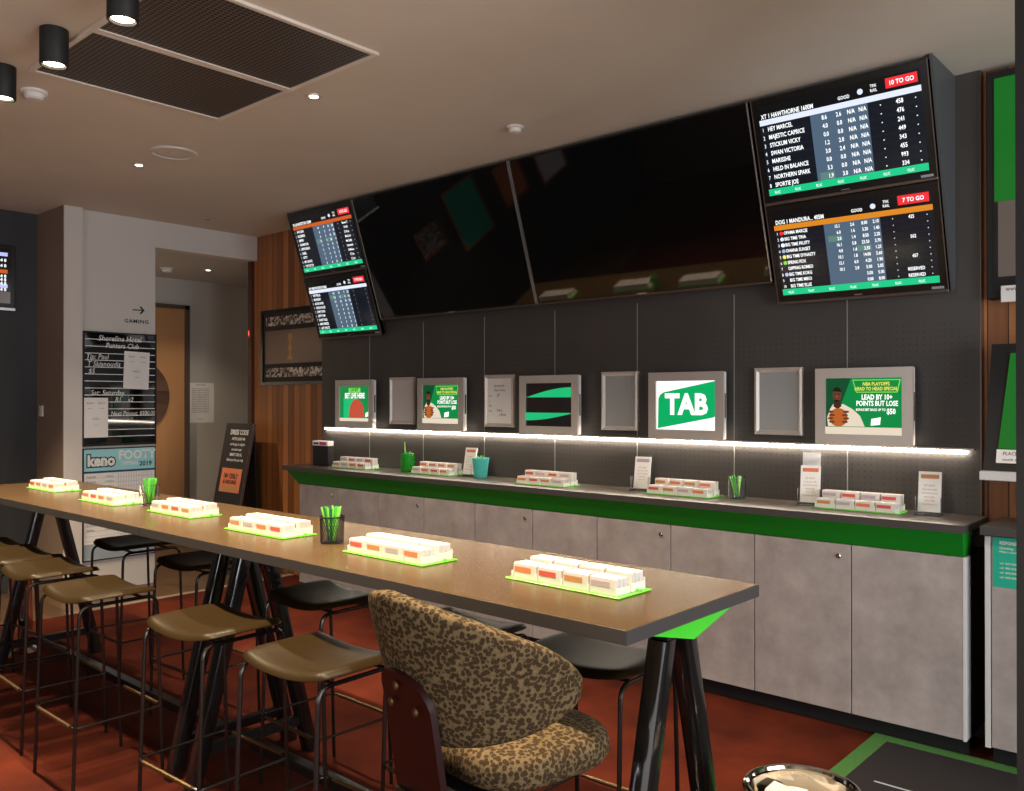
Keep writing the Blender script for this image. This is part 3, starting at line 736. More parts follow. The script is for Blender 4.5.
# ------------------------------------------------------------------ bar stools
def saddle(x, y):     # seat top height above z=.758
    return .022 + .026 * (x / .215) ** 2
def make_stool():
    t = thing('bar_stool', '-', 'stool', (0, 0, 0))
    # cushion
    hx, hy, nx, ny = .222, .172, 18, 14
    def out(u, v):    # rounded-rect outline mapping of the unit square
        x = hx * u; y = hy * v
        k = 1 - .055 * (abs(u) ** 4) * (abs(v) ** 4) * 2
        return x * k, y * k
    topg = [[None] * (ny + 1) for _ in range(nx + 1)]; botg = [[None] * (ny + 1) for _ in range(nx + 1)]
    for i in range(nx + 1):
        for j in range(ny + 1):
            u, v = -1 + 2 * i / nx, -1 + 2 * j / ny
            u = math.copysign(abs(u) ** .8, u); v = math.copysign(abs(v) ** .8, v)
            x, y = out(u, v)
            edge = max(abs(u), abs(v)); drop = .020 * max(0, (edge - .80) / .20) ** 2
            topg[i][j] = (x, y, .763 + saddle(x, y) - drop)
            botg[i][j] = (x * .985, y * .985, .742 + saddle(x, y) * .9)
    b = B(); b.grid(topg); b.grid(botg)
    ring = [(i, 0) for i in range(nx + 1)] + [(nx, j) for j in range(1, ny + 1)] + [(i, ny) for i in range(nx - 1, -1, -1)] + [(0, j) for j in range(ny - 1, 0, -1)]
    A = [topg[i][j] for i, j in ring]; C = [botg[i][j] for i, j in ring]
    Md = [((p[0] + q[0]) / 2 * 1.012, (p[1] + q[1]) / 2 * 1.012, (p[2] + q[2]) / 2) for p, q in zip(A, C)]
    n = len(ring)
    b.verts_faces(A + Md + C, [(i, (i + 1) % n, n + (i + 1) % n, n + i) for i in range(n)] + [(n + i, n + (i + 1) % n, 2 * n + (i + 1) % n, 2 * n + i) for i in range(n)])
    bmesh.ops.remove_doubles(b.bm, verts=b.bm.verts[:], dist=.0004)
    b.build('seat', 'leather', t, ang=60)
    # side frames: an inverted U each
    r = .0075
    for sx in (-1, 1):
        p = [(sx * .200, -.185, .001), (sx * .196, -.160, .762), (sx * .196, .160, .762), (sx * .200, .185, .001)]
        path = fillet(p, .045, 6)
        k = len(path) // 2
        lo = [Vector((sx * .200, -.185, .001)), Vector((sx * .1975, -.169, .47))]
        B().tube(path[:2 + 5] , r).build('leg', 'rod', t)
        B().tube(path[-7:], r).build('leg', 'rod', t)
        B().tube(path[6:-6], r).build('seat_rail', 'black_gloss', t)
    B().tube([(-.196, -.10, .762), (.196, -.10, .762)], .006).tube([(-.196, .10, .762), (.196, .10, .762)], .006).build('seat_cross_rails', 'black', t)
    z = .285
    yf = .160 + .025 * (1 - z / .762)
    ring_ = fillet([(-.207, -yf - .008, z), (.207, -yf - .008, z), (.207, yf + .008, z), (-.207, yf + .008, z)], .03, 4, True)
    fr_ = B().tube(ring_, .0055, closed=True).build('footrest', 'rod', t)
    for sy in (-1, 1):
        B().tube([(-.165, sy * (yf + .008), z), (.165, sy * (yf + .008), z)], .0075).build('footrest_sleeve', 'brass', fr_)
    return t
stool0 = make_stool()
stools = [
    (-2.290, 1.655, 2, 'black-seated near-side stool just left of the leopard print chair'),
    (-2.935, 1.650, 2, 'black-seated near-side stool in front of the crossed table legs, second left of the leopard chair'),
    (-3.810, 1.605, 0, 'black-seated near-side stool third to the left of the leopard print chair'),
    (-4.440, 1.640, -2, 'black-seated near-side stool fourth to the left of the leopard print chair'),
    (-4.925, 1.660, 0, 'black-seated near-side stool fifth to the left of the leopard print chair'),
    (-5.372, 1.670, 0, 'black-seated near-side stool farthest from the leopard print chair'),
    (-1.650, 2.255, 2, 'black-seated far-side stool beside the lime green table bracket'),
    (-2.225, 2.200, 0, 'black-seated far-side stool mostly hidden behind the leopard print chair'),
    (-2.985, 2.185, -1, 'black-seated far-side stool tucked under the table below the mesh pencil cup'),
    (-4.090, 2.250, 2, 'black-seated far-side stool just behind and left of the crossed table legs'),
    (-4.900, 2.270, 0, 'black-seated far-side stool in front of the printed grid poster'),
]
for i, (x, y, a, lab) in enumerate(stools):
    o = stool0 if i == 0 else dup(stool0)
    o.location = (x, y, 0); o.rotation_euler = (0, 0, math.radians(a)); o['label'] = lab; o['group'] = 'bar stools around the long tables'

# ------------------------------------------------------------------ leopard print chair
def make_chair(loc, rz):
    t = thing('upholstered_chair', 'leopard print bucket chair with a dark red back plate, pushed up to the table', 'chair', loc, (0, 0, rz))
    # local: forward = +y, right = +x
    # backrest: swept shell, angle phi from the back centre
    npz, nph = 14, 44
    PH = math.radians(90)
    def rnd(k): return max(0, (abs(k) - .70) / .30)
    def zt(k):  # top edge height at |phi| fraction
        a = abs(k); return 1.158 - .180 * a ** 1.3 - .060 * (1 - math.sqrt(max(0, 1 - rnd(k) ** 2)))
    def zb(k):
        a = abs(k); return .785 + .105 * a ** 2 + .035 * (1 - math.sqrt(max(0, 1 - rnd(k) ** 2)))
    def pt(k, v, off):
        ph = k * PH; z = zb(k) + (zt(k) - zb(k)) * v
        flare = .030 + .120 * ((z - .765) / .39) * (1 - .62 * abs(k))
        r = .210 + flare + off
        rx = r * 1.0; ry = r * 1.02
        return (math.sin(ph) * rx, -math.cos(ph) * ry + .0, z)
    th = .032
    secs = []
    for i in range(nph + 1):
        k = -1 + 2 * i / nph
        sec = []
        taper = 1.0 if abs(k) < .9 else max(.25, 1 - ((abs(k) - .9) / .1) ** 2 * .75)
        n = 36
        for j in range(n):
            a = 2 * PI * j / n
            ca, sa = math.cos(a), math.sin(a)
            e = .28
            v = .5 + .5 * math.copysign(abs(sa) ** e if abs(sa) > 1e-6 else 0, sa)
            o = th * taper * math.copysign(abs(ca) ** .55 if abs(ca) > 1e-6 else 0, ca)
            sec.append(pt(k, v, o))
        sec.append(sec[0]); secs.append(sec)
    b = B(); b.grid(secs)
    for s_ in (secs[0][:-1], secs[-1][:-1]): b.verts_faces(s_, [list(range(len(s_)))])
    bmesh.ops.remove_doubles(b.bm, verts=b.bm.verts[:], dist=.0006)
    b.build('backrest', 'leopard', t, ang=70)
    # seat cushion
    n = 40; rows = []
    prof = [(0.0, .672), (.80, .672), (.95, .680), (1.0, .700), (1.0, .722), (.975, .742), (.92, .754), (.70, .762), (.35, .765), (0.0, .766)]
    for s_, z in prof:
        row = []
        for k in range(n + 1):
            a = 2 * PI * k / n; ca, sa = math.cos(a), math.sin(a)
            sx = math.copysign(abs(ca) ** .62, ca) * .212 * s_; sy = math.copysign(abs(sa) ** .62, sa) * .215 * s_ + .020
            sx *= 1.0 + .06 * sa
            row.append((sx, sy, z))
        rows.append(row)
    b = B(); b.grid(rows); bmesh.ops.remove_doubles(b.bm, verts=b.bm.verts[:], dist=.0005)
    b.build('seat', 'leopard', t, ang=60)
    # back plate of lacquered plywood, rounded top, follows the shell
    pl = B(); out = []
    W_ = .095
    for k in range(13): a = PI * k / 12; out.append((W_ * math.cos(a), .885 + .088 * math.sin(a)))
    poly = [(W_, .655)] + out + [(-W_, .655)]
    fr_, bk = [], []
    for x, z in poly:
        y = -.210 - .030 - .120 * max(0, (z - .765) / .39) - .036 + x * x * 1.6
        fr_.append((x, y - .018, z)); bk.append((x, y, z))
    n = len(poly)
    pl.verts_faces(fr_ + bk, [list(range(n)), list(range(n, 2 * n))[::-1]] + [(i, (i + 1) % n, n + (i + 1) % n, n + i) for i in range(n)])
    plo = pl.build('back_plate', 'mahogany', t)
    for x, z in ((0, .935), (-.050, .880), (.050, .880)):
        y = -.210 - .030 - .120 * (z - .765) / .39 - .036 - .018 + x * x * 1.6
        B().lathe([(.011, 0), (.011, .003), (.006, .006), (.001, .007)], 16).xf(Matrix.Translation((x, y, z)) @ Matrix.Rotation(PI / 2, 4, 'X')).build('bolt', 'brass', plo)
    B().box(-.09, .09, -.29, .06, .640, .654).build('support_plate', 'black', t, smooth=False)
    B().lathe([(.10, .6395), (.10, .625), (.030, .62), (.030, .06)], 24).build('column', 'chrome', t)
    B().lathe([(.20, .002), (.20, .014), (.17, .026), (.05, .05), (.034, .058)], 40).build('base', 'black_gloss', t)
    B().tube([(math.cos(2 * PI * k / 32) * .18, math.sin(2 * PI * k / 32) * .18, .26) for k in range(32)], .010, closed=True).tube([(-.18, 0, .26), (.18, 0, .26)], .008).build('foot_ring', 'chrome', t)
    return t
make_chair((-1.503, 1.672, 0), math.radians(-7))

# ------------------------------------------------------------------ betting slip holders
HDR = ['h_orange', 'h_red', 'h_brown', 'h_mauve']
slip_proto = {}
def slip_stack(h, hm):
    key = (h, hm)
    if key in slip_proto: return dup(slip_proto[key])
    t = thing('betting_slip_stack', '-', 'betting slips')
    b = B()
    n = 6
    for k in range(n):
        dx = (.0015, -.001, .0005, -.0015, .001, 0)[k]
        b.box(-.0455 + dx, .0455 + dx, -.029 + k * .0097, -.029 + (k + 1) * .0097 - .0008, 0, h - (.002, .0, .003, .001, .0035, .001)[k])
    b.build('slips', 'slip', t, smooth=False)
    B().box(-.040, .026, -.0298, -.0291, h - .027, h - .011).build('printed_heading', hm, t, smooth=False)
    slip_proto[key] = t
    return t
holder0 = None
def make_holder():
    t = thing('slip_holder', '-', 'slip holder')
    B().box(-.214, .214, -.082, .082, 0, .005, .002, 1).build('base_plate', 'base_green', t)
    for (ya, yb_, h) in ((-.070, -.006, .026), (.006, .070, .030)):
        for k in range(5):
            x = -.196 + k * .098; B().box(x - .0012, x + .0012, ya, yb_, .0055, h).build('divider', 'acrylic_white', t, smooth=False)
        B().box(-.196, .196, yb_ + .001, yb_ + .0035, .0055, h + .008).build('back_rest', 'acrylic_white', t, smooth=False)
    B().lathe([(.007, .0052), (.007, .010), (.004, .012)], 12, (.205, .03, 0)).build('fixing_stud', 'base_green', t)
    return t
places = [  # x, y, z, rot deg, where
    (-1.575, 2.055, ZT, -1, 'nearest the leopard print chair'),
    (-2.325, 2.010, ZT, 0, 'right of the mesh pencil cup'),
    (-3.150, 2.020, ZT, 1, 'left of the mesh pencil cup'),
    (-3.975, 2.075, ZT, 0, 'right of the clear tumbler'),
    (-4.715, 2.045, ZT, 0, 'left of the clear tumbler'),
    (-5.640, 2.100, ZT, 0, 'at the bar table far left end'),
    (-5.560, 4.350, ZT, 3, 'beside the black dispenser box'),
    (-4.660, 4.395, ZT, 0, 'right of the green jar'),
    (-3.555, 4.325, ZT, 0, 'under the green swooshes'),
    (-2.590, 4.385, ZT, 0, 'under the three-letter monitor'),
    (-1.585, 4.385, ZT, 0, 'at the wall counter right end'),
]
names4 = ['first', 'second', 'third', 'fourth']
for hi, (x, y, z, a, where) in enumerate(places):
    wall = hi >= 6
    if hi == 0: holder0 = ho = make_holder()
    else: ho = dup(holder0)
    ho.location = (x, y, z + .0003); ho.rotation_euler = (0, 0, math.radians(a)); ho['group'] = 'lime green based slip holders'
    ho['label'] = 'white and lime green slip holder ' + where
    R = Matrix.Translation((x, y, z)) @ Matrix.Rotation(math.radians(a), 4, 'Z')
    for r, (yy, h) in enumerate(((-.038, .046), (.038, .080))):
        for k in range(4):
            hm = HDR[(k * (1 + r) + hi + r) % 4]
            st = slip_stack(h if wall else (.046 if r == 0 else .053), hm)
            st.location = R @ Vector((-.147 + k * .098, yy, .0056)); st.rotation_euler = (0, 0, math.radians(a + random.uniform(-.4, .4)))
            st['label'] = '%s-row white slips, %s from left, in the holder %s' % (('front', 'back')[r], names4[k], where)
            st['group'] = 'betting slips in the holders'

# ------------------------------------------------------------------ cups and pencils
def pencil_mesh(L_):
    b = B(); b.lathe([(.0016, 0), (.0038, .012), (.0038, L_ - .004), (.0032, L_)], 6); return b
def pencils(cx, cy, zb, rad, n, L_, where, group, lean=.30, mats=('pencil', 'pencil_lt', 'pencil_dk')):
    protos = {}
    for k in range(n):
        mm = mats[k % len(mats)]
        if mm not in protos: o = protos[mm] = pencil_mesh(L_).build('pencil', mm, None)
        else: o = protos[mm].copy(); COL.objects.link(o)
        a = 2 * PI * k / n + .3
        br = rad * (.2 + .18 * ((k * 7) % 3)); tilt = .85 * lean * (.55 + .45 * ((k * 5) % 4) / 3)
        o.location = (cx + math.cos(a) * br * .6, cy + math.sin(a) * br * .6, zb + .002)
        o.rotation_euler = Vector((math.cos(a + .5) * math.sin(tilt), math.sin(a + .5) * math.sin(tilt), math.cos(tilt))).to_track_quat('Z', 'Y').to_euler()
        tag(o, {'pencil': 'mid green', 'pencil_lt': 'lime green', 'pencil_dk': 'dark green'}[mm] + ' thin pencil standing in ' + where, 'pencil', group)
# black wire mesh cup on the table
cup = thing('mesh_pencil_cup', 'black wire mesh cup full of green pencils on the bar table', 'pencil cup', (-2.735, 2.03, ZT + .0003))
b = B(); H_, R0, R1 = .10, .043, .046
b.lathe([(R0, 0), (R0, .003)], 28)
for k in range(28):
    a = 2 * PI * k / 28; a2 = a + .9
    b.tube([(math.cos(a + (a2 - a) * q / 5) * (R0 + (R1 - R0) * q / 5), math.sin(a + (a2 - a) * q / 5) * (R0 + (R1 - R0) * q / 5), .002 + (H_ - .002) * q / 5) for q in range(6)], .0012, 4)
    a2 = a - .9
    b.tube([(math.cos(a + (a2 - a) * q / 5) * (R0 + (R1 - R0) * q / 5), math.sin(a + (a2 - a) * q / 5) * (R0 + (R1 - R0) * q / 5), .002 + (H_ - .002) * q / 5) for q in range(6)], .0012, 4)
b.build('mesh_wall', 'mesh_metal', cup)
B().tube([(math.cos(2 * PI * k / 28) * R1, math.sin(2 * PI * k / 28) * R1, H_) for k in range(28)], .0032, 6, True).build('rim', 'mesh_metal', cup)
pencils(-2.735, 2.03, ZT + .0035, .038, 14, .135, 'the black wire mesh cup', 'pencils in the black mesh cup')
def glass_cup(name, label, loc, r0, r1, h, m):
    c = thing(name, label, 'pencil cup', loc)
    b = B(); b.lathe([(.001, .001), (r0, .001), (r0 + .001, .006), (r1, h), (r1 - .002, h + .001), (r1 - .004, h), (r0 - .003, .009), (.001, .009)], 32, cap=False)
    b.build('wall', m, c)
    B().tube([(math.cos(2 * PI * k / 28) * (r1 - .002), math.sin(2 * PI * k / 28) * (r1 - .002), h + .001) for k in range(28)], .0025, 6, True).build('rim', m, c)
    return c
glass_cup('glass_tumbler', 'clear glass tumbler stuffed with green pencils at the far part of the bar table', (-4.42, 2.12, ZT + .0003), .040, .050, .105, 'glass')
pencils(-4.42, 2.12, ZT + .0100, .036, 16, .128, 'the clear tumbler on the bar table', 'pencils in the clear tumbler', .26, ('pencil', 'pencil_lt', 'pencil'))
glass_cup('green_jar', 'green glass jar with a drinking straw on the wall counter', (-4.985, 4.40, ZT + .0003), .052, .056, .135, 'greenglass')
pencils(-4.985, 4.40, ZT + .0100, .044, 10, .140, 'the green jar', 'pencils in the green jar', .16, ('pencil', 'pencil', 'pencil_dk'))
s_ = B().tube([(0, 0, 0), (-.012, .0, .215)], .004).build('drinking_straw', 'pencil_lt', None, loc=(-4.995, 4.39, ZT + .012)); tag(s_, 'lime straw poking out of the green jar', 'straw')
glass_cup('teal_cup', 'teal patterned cup of green pencils on the wall counter', (-4.245, 4.43, ZT + .0003), .046, .062, .135, 'teal')
pencils(-4.245, 4.43, ZT + .0100, .038, 8, .142, 'the teal cup', 'pencils in the teal cup', .2, ('pencil_lt', 'pencil'))
glass_cup('glass_jar', 'clear glass jar with a few green pencils on the wall counter beside the leaflets', (-2.278, 4.44, ZT + .0003), .048, .050, .118, 'glass')
pencils(-2.278, 4.44, ZT + .0100, .042, 6, .115, 'the clear jar on the wall counter', 'pencils in the clear jar', .36, ('pencil', 'pencil_lt'))

# ------------------------------------------------------------------ leaflet holders
def leaflets(x, y, rz, where, head, tall=True, lines=6, hcol='h_orange'):
    t = thing('leaflet_holder', 'clear acrylic leaflet holder ' + where, 'leaflet holder', (x, y, ZT + .0003), (0, 0, math.radians(rz)), 'clear leaflet holders on the wall counter')
    w = .058
    L_ = .20
    A_ = math.radians(-12)
    b = B().box(-w, w, -.001, .0015, .012, L_ + .045)
    b.xf(Matrix.Translation((0, .025, 0)) @ Matrix.Rotation(A_, 4, 'X'))
    b.box(-w, w, -.055, .06, 0, .004)
    b.box(-w, w, -.035, -.0325, .004, .06); b.box(-w, -w + .0025, -.034, .028, .004, .085); b.box(w - .0025, w, -.034, .028, .004, .085)
    b.build('stand', 'clear', t, smooth=False)
    # leaflets: a thin pack resting in the stand
    p = thing('leaflet_pack', 'white printed leaflets in the holder ' + where, 'leaflets', (x, y, ZT + .0003), (0, 0, math.radians(rz)), 'leaflets in the clear holders')
    M_ = Matrix.Translation((0, .018, .004)) @ Matrix.Rotation(A_, 4, 'X')
    B().box(-.050, .050, -.010, -.003, .006, .200).xf(M_).build('sheets', 'paper', p, smooth=False)
    B().box(-.040, .040, -.0108, -.0099, .166, .186).xf(M_).build('printed_heading', hcol, p, smooth=False)
    tx = TX(-.0108)
    for k in range(lines): tx.put(['BET SMART', 'know your odds', 'ask at the counter', 'terms apply', 'call for help', 'must be over 18'][k], 0, .128 - k * .018, .013, 'CENTER', sx=.75)
    o = tx.build('lettering', 'h_brown', p); o.data.transform(M_)
    if tall:
        M2 = Matrix.Translation((0, .032, .010)) @ Matrix.Rotation(A_, 4, 'X')
        q = B().box(-.045, .045, .0, .0045, .05, .265).xf(M2).build('tall_leaflet', 'paper', None, smooth=False, loc=(x, y, ZT + .0003), rot=(0, 0, math.radians(rz)))
        tag(q, 'tall white leaflet standing up behind shorter ones on the wall counter', 'leaflet')
leaflets(-4.385, 4.44, 8, 'beside the teal cup', 'x', False)
leaflets(-2.905, 4.43, 14, 'left of the holder under the three-letter monitor', 'x', False, 5, 'h_mauve')
leaflets(-1.855, 4.42, 14, 'right of the empty frame, with a taller leaflet behind', 'x', True, 6, 'h_orange')
leaflets(-1.270, 4.42, 8, 'at the right end of the wall counter', 'x', False, 6, 'h_brown')

# black dispenser box
t = thing('slip_dispenser', 'black dispenser box with a white and pink label on the wall counter', 'dispenser', (-6.0, 4.36, ZT + .0003))
B().box(-.105, .105, -.03, .03, 0, .165, .003, 1).build('case', 'matte_black', t)
B().box(-.105, .105, -.032, .03, .1655, .205, .002, 1).build('label_strip', 'paper', t)
B().box(-.005, .085, -.0335, -.032, .172, .198).build('pink_print', 'h_pink', t, smooth=False)
B().box(-.09, -.02, -.0335, -.032, .176, .192).build('dark_print', 'navy', t, smooth=False)

# ------------------------------------------------------------------ ceiling fittings
vx0, vx1, vy0, vy1, vxm = -4.425, -3.045, 1.53, 2.516, -3.735
def grille(x0, x1, label):
    t = thing('ceiling_grille', label, 'air grille', ((x0 + x1) / 2, (vy0 + vy1) / 2, CZ), (0, 0, 0), 'perforated ceiling air grilles')
    b = B(); fw, zt_, zb_ = .022, CZ - .0005, CZ - .014
    b.box(x0, x0 + fw, vy0, vy1, zb_, zt_).box(x1 - fw, x1, vy0, vy1, zb_, zt_).box(x0 + fw, x1 - fw, vy0, vy0 + fw, zb_, zt_).box(x0 + fw, x1 - fw, vy1 - fw, vy1, zb_, zt_)
    W(b, t).build('frame', 'grille_frame', t, smooth=False)
    W(B().box(x0 + fw, x1 - fw, vy0 + fw, vy1 - fw, CZ - .008, CZ - .002), t).build('mesh_panel', 'grille', t, smooth=False)
grille(vx0, vxm - .002, 'left half of the big perforated ceiling grille, behind the black spotlights')
grille(vxm + .002, vx1, 'right half of the big perforated ceiling grille, nearest the camera')

def lamp_data(name, loc, kind, e, col, size=.05, rot=(0, 0, 0), spot=None, blend=.5, parent=None, sy=None, spread=None):
    ld = bpy.data.lights.new(name, kind); ld.energy = e; ld.color = col
    if kind == 'AREA':
        ld.size = size
        if sy: ld.shape = 'RECTANGLE'; ld.size_y = sy
        if spread: ld.spread = spread
    elif kind == 'SPOT':
        ld.spot_size = spot; ld.spot_blend = blend; ld.shadow_soft_size = size
    else: ld.shadow_soft_size = size
    o = bpy.data.objects.new(name, ld); COL.objects.link(o); o.location = loc; o.rotation_euler = rot
    if parent: o.parent = parent
    return o
WARM = (1.0, 0.77, 0.50)
xs = [-4.475, -3.865, -3.215, -2.56, -1.91, -1.26, -5.12, -5.77, -6.42]  # visible ones first; the unseen rest are added for more light
spotlab = ['black cylinder spotlight at the left picture edge', 'black cylinder spotlight in the middle of the three visible', 'black cylinder spotlight cut by the top picture edge']
for i, x in enumerate(xs):
    vis = i < 3
    t = thing('surface_spotlight', spotlab[i] if vis else 'black cylinder spotlight added to the row, out of the picture', 'spotlight', (x - .02, 1.445, CZ), (0, 0, 0), 'black cylinder ceiling spotlights')
    B().lathe([(.056, 0), (.056, -.150), (.054, -.153), (.047, -.153), (.044, -.138), (.030, -.128)], 32).xf(Matrix.Translation((0, 0, -.0005))).build('housing', 'matte_black', t)
    B().lathe([(.041, -.1400), (.041, -.1435), (.030, -.1445)], 24).build('lens', 'lamp', t)
    lamp_data('spot_lamp', (0, 0, -.165), 'SPOT', 130, WARM, .03, (0, 0, 0), math.radians(92), .35, t)
def downlight(x, y, z, label, e=40, small=1.0, spot=110, lit=True):
    t = thing('recessed_downlight', label, 'downlight', (x, y, z), (0, 0, 0), 'recessed ceiling downlights')
    B().lathe([(.048 * small, -.0005), (.046 * small, -.006), (.034 * small, -.007), (.024 * small, -.002)], 28).build('trim_ring', 'silver', t)
    B().lathe([(.022 * small, -.0015), (.022 * small, -.0045)], 24).build('lens', 'lamp_small' if lit else 'bronze_lip', t)
    if not lit: return
    lamp_data('downlight_lamp', (0, 0, -.02), 'SPOT', e, (1, .82, .60), .03, (0, 0, 0), math.radians(spot), .6, t)
downlight(-3.737, 2.655, CZ, 'small lit recessed downlight at the corner of the big ceiling grille', 150)
downlight(-5.70, 2.655, CZ, 'small lit recessed downlight beside the round ceiling speaker', 50)
downlight(-1.80, 2.655, CZ, 'small recessed downlight above the near end of the table, out of the picture', 90)
downlight(-6.967, 3.854, CZ, 'small unlit recessed downlight near the hall opening', lit=False)
downlight(-8.26, 4.571, 2.9335, 'small lit recessed downlight in the hall ceiling', 20)
downlight(-8.35, 3.35, 2.9335, 'recessed hall downlight hidden behind the noticeboard wall', 110)
t = thing('ceiling_speaker', 'large round flush ceiling speaker', 'speaker', (-5.245, 2.665, CZ))
B().lathe([(.142, -.0005), (.140, -.010), (.126, -.013), (.124, -.008)], 40).build('trim_ring', 'wallpaint', t)
B().lathe([(.123, -.003), (.123, -.007), (.02, -.010)], 40).build('speaker_grille', 'ceiling', t)
B().lathe([(.012, -.0101), (.010, -.014)], 12).build('centre_badge', 'silver', t)
def detector(x, y, z, label, s=1.0, m='white'):
    t = thing('smoke_detector', label, 'detector', (x, y, z))
    B().lathe([(.062 * s, -.0005), (.062 * s, -.012 * s), (.055 * s, -.016 * s)], 28).build('base', m, t)
    B().lathe([(.046 * s, -.0165 * s), (.044 * s, -.036 * s), (.036 * s, -.044 * s), (.010 * s, -.046 * s)], 28).build('head', m, t)
detector(-4.735, 1.665, CZ, 'white round smoke detector beside the black spotlights')
detector(-3.29, 3.72, CZ, 'small white detector on the ceiling above the big televisions', .8)
detector(-8.446, 4.225, 2.9335, 'white smoke detector on the hall ceiling')

# ------------------------------------------------------------------ left wall things (facing +x)
LZ = (0, 0, PI / 2)
def on_left(name, label, cat, y, z, x=-7.39): return thing(name, label, cat, (x, y, z), LZ)
# direction sign: black lettering stuck on the wall
t = on_left('direction_sign', 'black arrow and word of lettering on the pale wall above the noticeboard', 'sign', 3.41, 2.27)
TX(-.002).put('GAMING', .015, -.010, .044, 'CENTER', .022, 1.12, spc=1.15).build('lettering', 'txt_black', t)
B().box(-.02, .065, -.003, -.001, .098, .108).prism([(.040, .130), (.052, .138), (.085, .103), (.052, .068), (.040, .076), (.066, .103)], 'y', -.003, -.001).build('arrow', 'txt_black', t, smooth=False)
# black striped noticeboard
t = on_left('noticeboard', 'black glossy noticeboard with white ruled lines and handwriting', 'noticeboard', 3.281, 1.212)
B().box(-.309, .309, -.022, -.0005, 0, .955, .003, 1).build('board', 'tv_glass', t)
b = B()
for x0_, x1_, z0_, z1_ in ((-.309, -.300, 0, .955), (.297, .309, 0, .955), (-.309, .309, 0, .018), (-.309, .309, .943, .955)): b.box(x0_, x1_, -.028, -.0225, z0_, z1_)
b.build('rim', 'matte_black', t, smooth=False)
b = B()
for k in range(15): b.box(-.298, .296, -.0238, -.0225, .075 + k * .058, .081 + k * .058)
b.build('ruled_lines', 'txt_white', t, smooth=False)
for x, z, s, st in ((-.19, .88, .066, 'Shoreline Hotel'), (-.13, .822, .062, 'Punters Club'), (-.29, .725, .062, 'Tip: Paul'), (-.28, .665, .062, 'T Skianoudis'), (-.27, .605, .058, '$5'), (-.25, .425, .062, 'Sat: Saturday'), (-.05, .37, .056, 'R1    x2'), (-.085, .255, .050, 'Next Payout: $500.00')):
    TX(-.0245).put(st, x, z, s, bold=.005, sx=.86, shear=.2).build('handwritten_line', 'txt_white', t)
def sheet(name, label, y0, y1, z0, z1, x, lines, tilt=0):
    p = on_left(name, label, 'paper notice', (y0 + y1) / 2, z0, x)
    w_ = (y1 - y0) / 2; h_ = z1 - z0
    s_ = B().box(-w_, w_, -.0012, -.0002, 0, h_).build('sheet', 'paper', p, smooth=False)
    T = TX(-.0020)
    for u, v, sz, st in lines: T.put(st, -w_ + u * 2 * w_, v * h_, sz, 'CENTER', sx=.8)
    T.build('lettering', 'txt_black', p)
    p.rotation_euler = (0, math.radians(tilt), PI / 2)
    return p
sheet('paper_notice', 'white paper sheet at the upper right of the black noticeboard', 3.295, 3.515, 1.69, 2.01, -7.358, [(.3, .84, .022, 'RACE 1'), (.75, .84, .022, 'RACE 2'), (.3, .72, .014, 'no 4 tick'), (.75, .72, .014, 'no 9 tick'), (.5, .45, .022, 'RACE 3'), (.5, .30, .013, 'no 2 tick')], 2)
sheet('paper_notice', 'white paper sheet at the lower left of the black noticeboard', 2.975, 3.170, 1.285, 1.615, -7.358, [(.25, .84, .022, 'RACE 4'), (.72, .84, .022, 'RACE 5'), (.25, .72, .014, 'no 1 tick'), (.72, .72, .014, 'no 7 tick'), (.5, .45, .022, 'RACE 6'), (.5, .30, .013, 'no 3 tick')], 0)
sheet('paper_notice', 'white paper notice taped to the grey hall wall beside the door', 4.81, 5.135, 1.34, 1.79, -9.146, [(.5, .93, .024, 'HOUSE RULES')] + [(.5, .84 - .045 * k, .018, 'please be courteous to others at all') for k in range(14)] + [(.5, .08, .018, 'thank you')])
# grid poster
t = on_left('grid_poster', 'pale blue headed poster with a printed tipping grid below the noticeboard', 'poster', 3.281, .26)
B().box(-.309, .309, -.018, -.0005, 0, .935, .003, 1).build('backboard', 'matte_black', t)
sh = B().box(-.300, .296, -.0205, -.0185, .14, .925).build('sheet', 'paper', t, smooth=False)
B().box(-.300, .296, -.0205, -.0185, .01, .139).build('lower_strip', 'grid_grey', t, smooth=False)
plate(sh, 'header', 'poster_blue', -.300, .296, .745, .925, -.0222, .0012)
plate(sh, 'header_line', 'navy', -.300, .296, .728, .745, -.0222, .0012)
b = B()
for k in range(14): b.box(-.02 + k * .022, -.018 + k * .022, -.0215, -.0207, .15, .725)
for k in range(14): b.box(-.29, .29, -.0215, -.0207, .165 + k * .04, .167 + k * .04)
b.build('grid_lines', 'grid_grey', sh, smooth=False)
TX(-.0232).put('keno', -.275, .79, .125, 'LEFT', .13, .90).build('lettering_edge', 'txt_black', sh)
TX(-.0238).put('keno', -.275, .79, .125, 'LEFT', .05, .90).build('logo_lettering', 'txt_white', sh)
TX(-.0230).put('FOOTY', -.02, .835, .105, 'LEFT', .03, .92).put('TIPPING', .0, .785, .045, 'LEFT', .02, .9).build('title_lettering', 'txt_white', sh)
T = TX(-.0230).put('2019', .16, .772, .055, 'LEFT', .03, 1.0)
for k in range(12): T.put(['Adelaide', 'Brisbane', 'Carlton', 'Collingwood', 'Essendon', 'Fremantle', 'Geelong', 'Hawthorn', 'Melbourne', 'Richmond', 'St Kilda', 'Sydney'][k], -.28, .69 - k * .04, .024, sx=.9).put('v Home', -.13, .69 - k * .04, .022)
T.build('table_lettering', 'navy', sh)
# light switch on the pier
t = thing('light_switch', 'white light switch plate on the brown face of the wall pier', 'switch', (-7.77, 2.80, 1.46))
B().box(-.04, .04, -.012, -.0005, 0, .09, .003, 1).build('plate', 'white', t)
B().box(-.012, .012, -.018, -.012, .035, .072, .002, 1).build('rocker', 'silver', t)
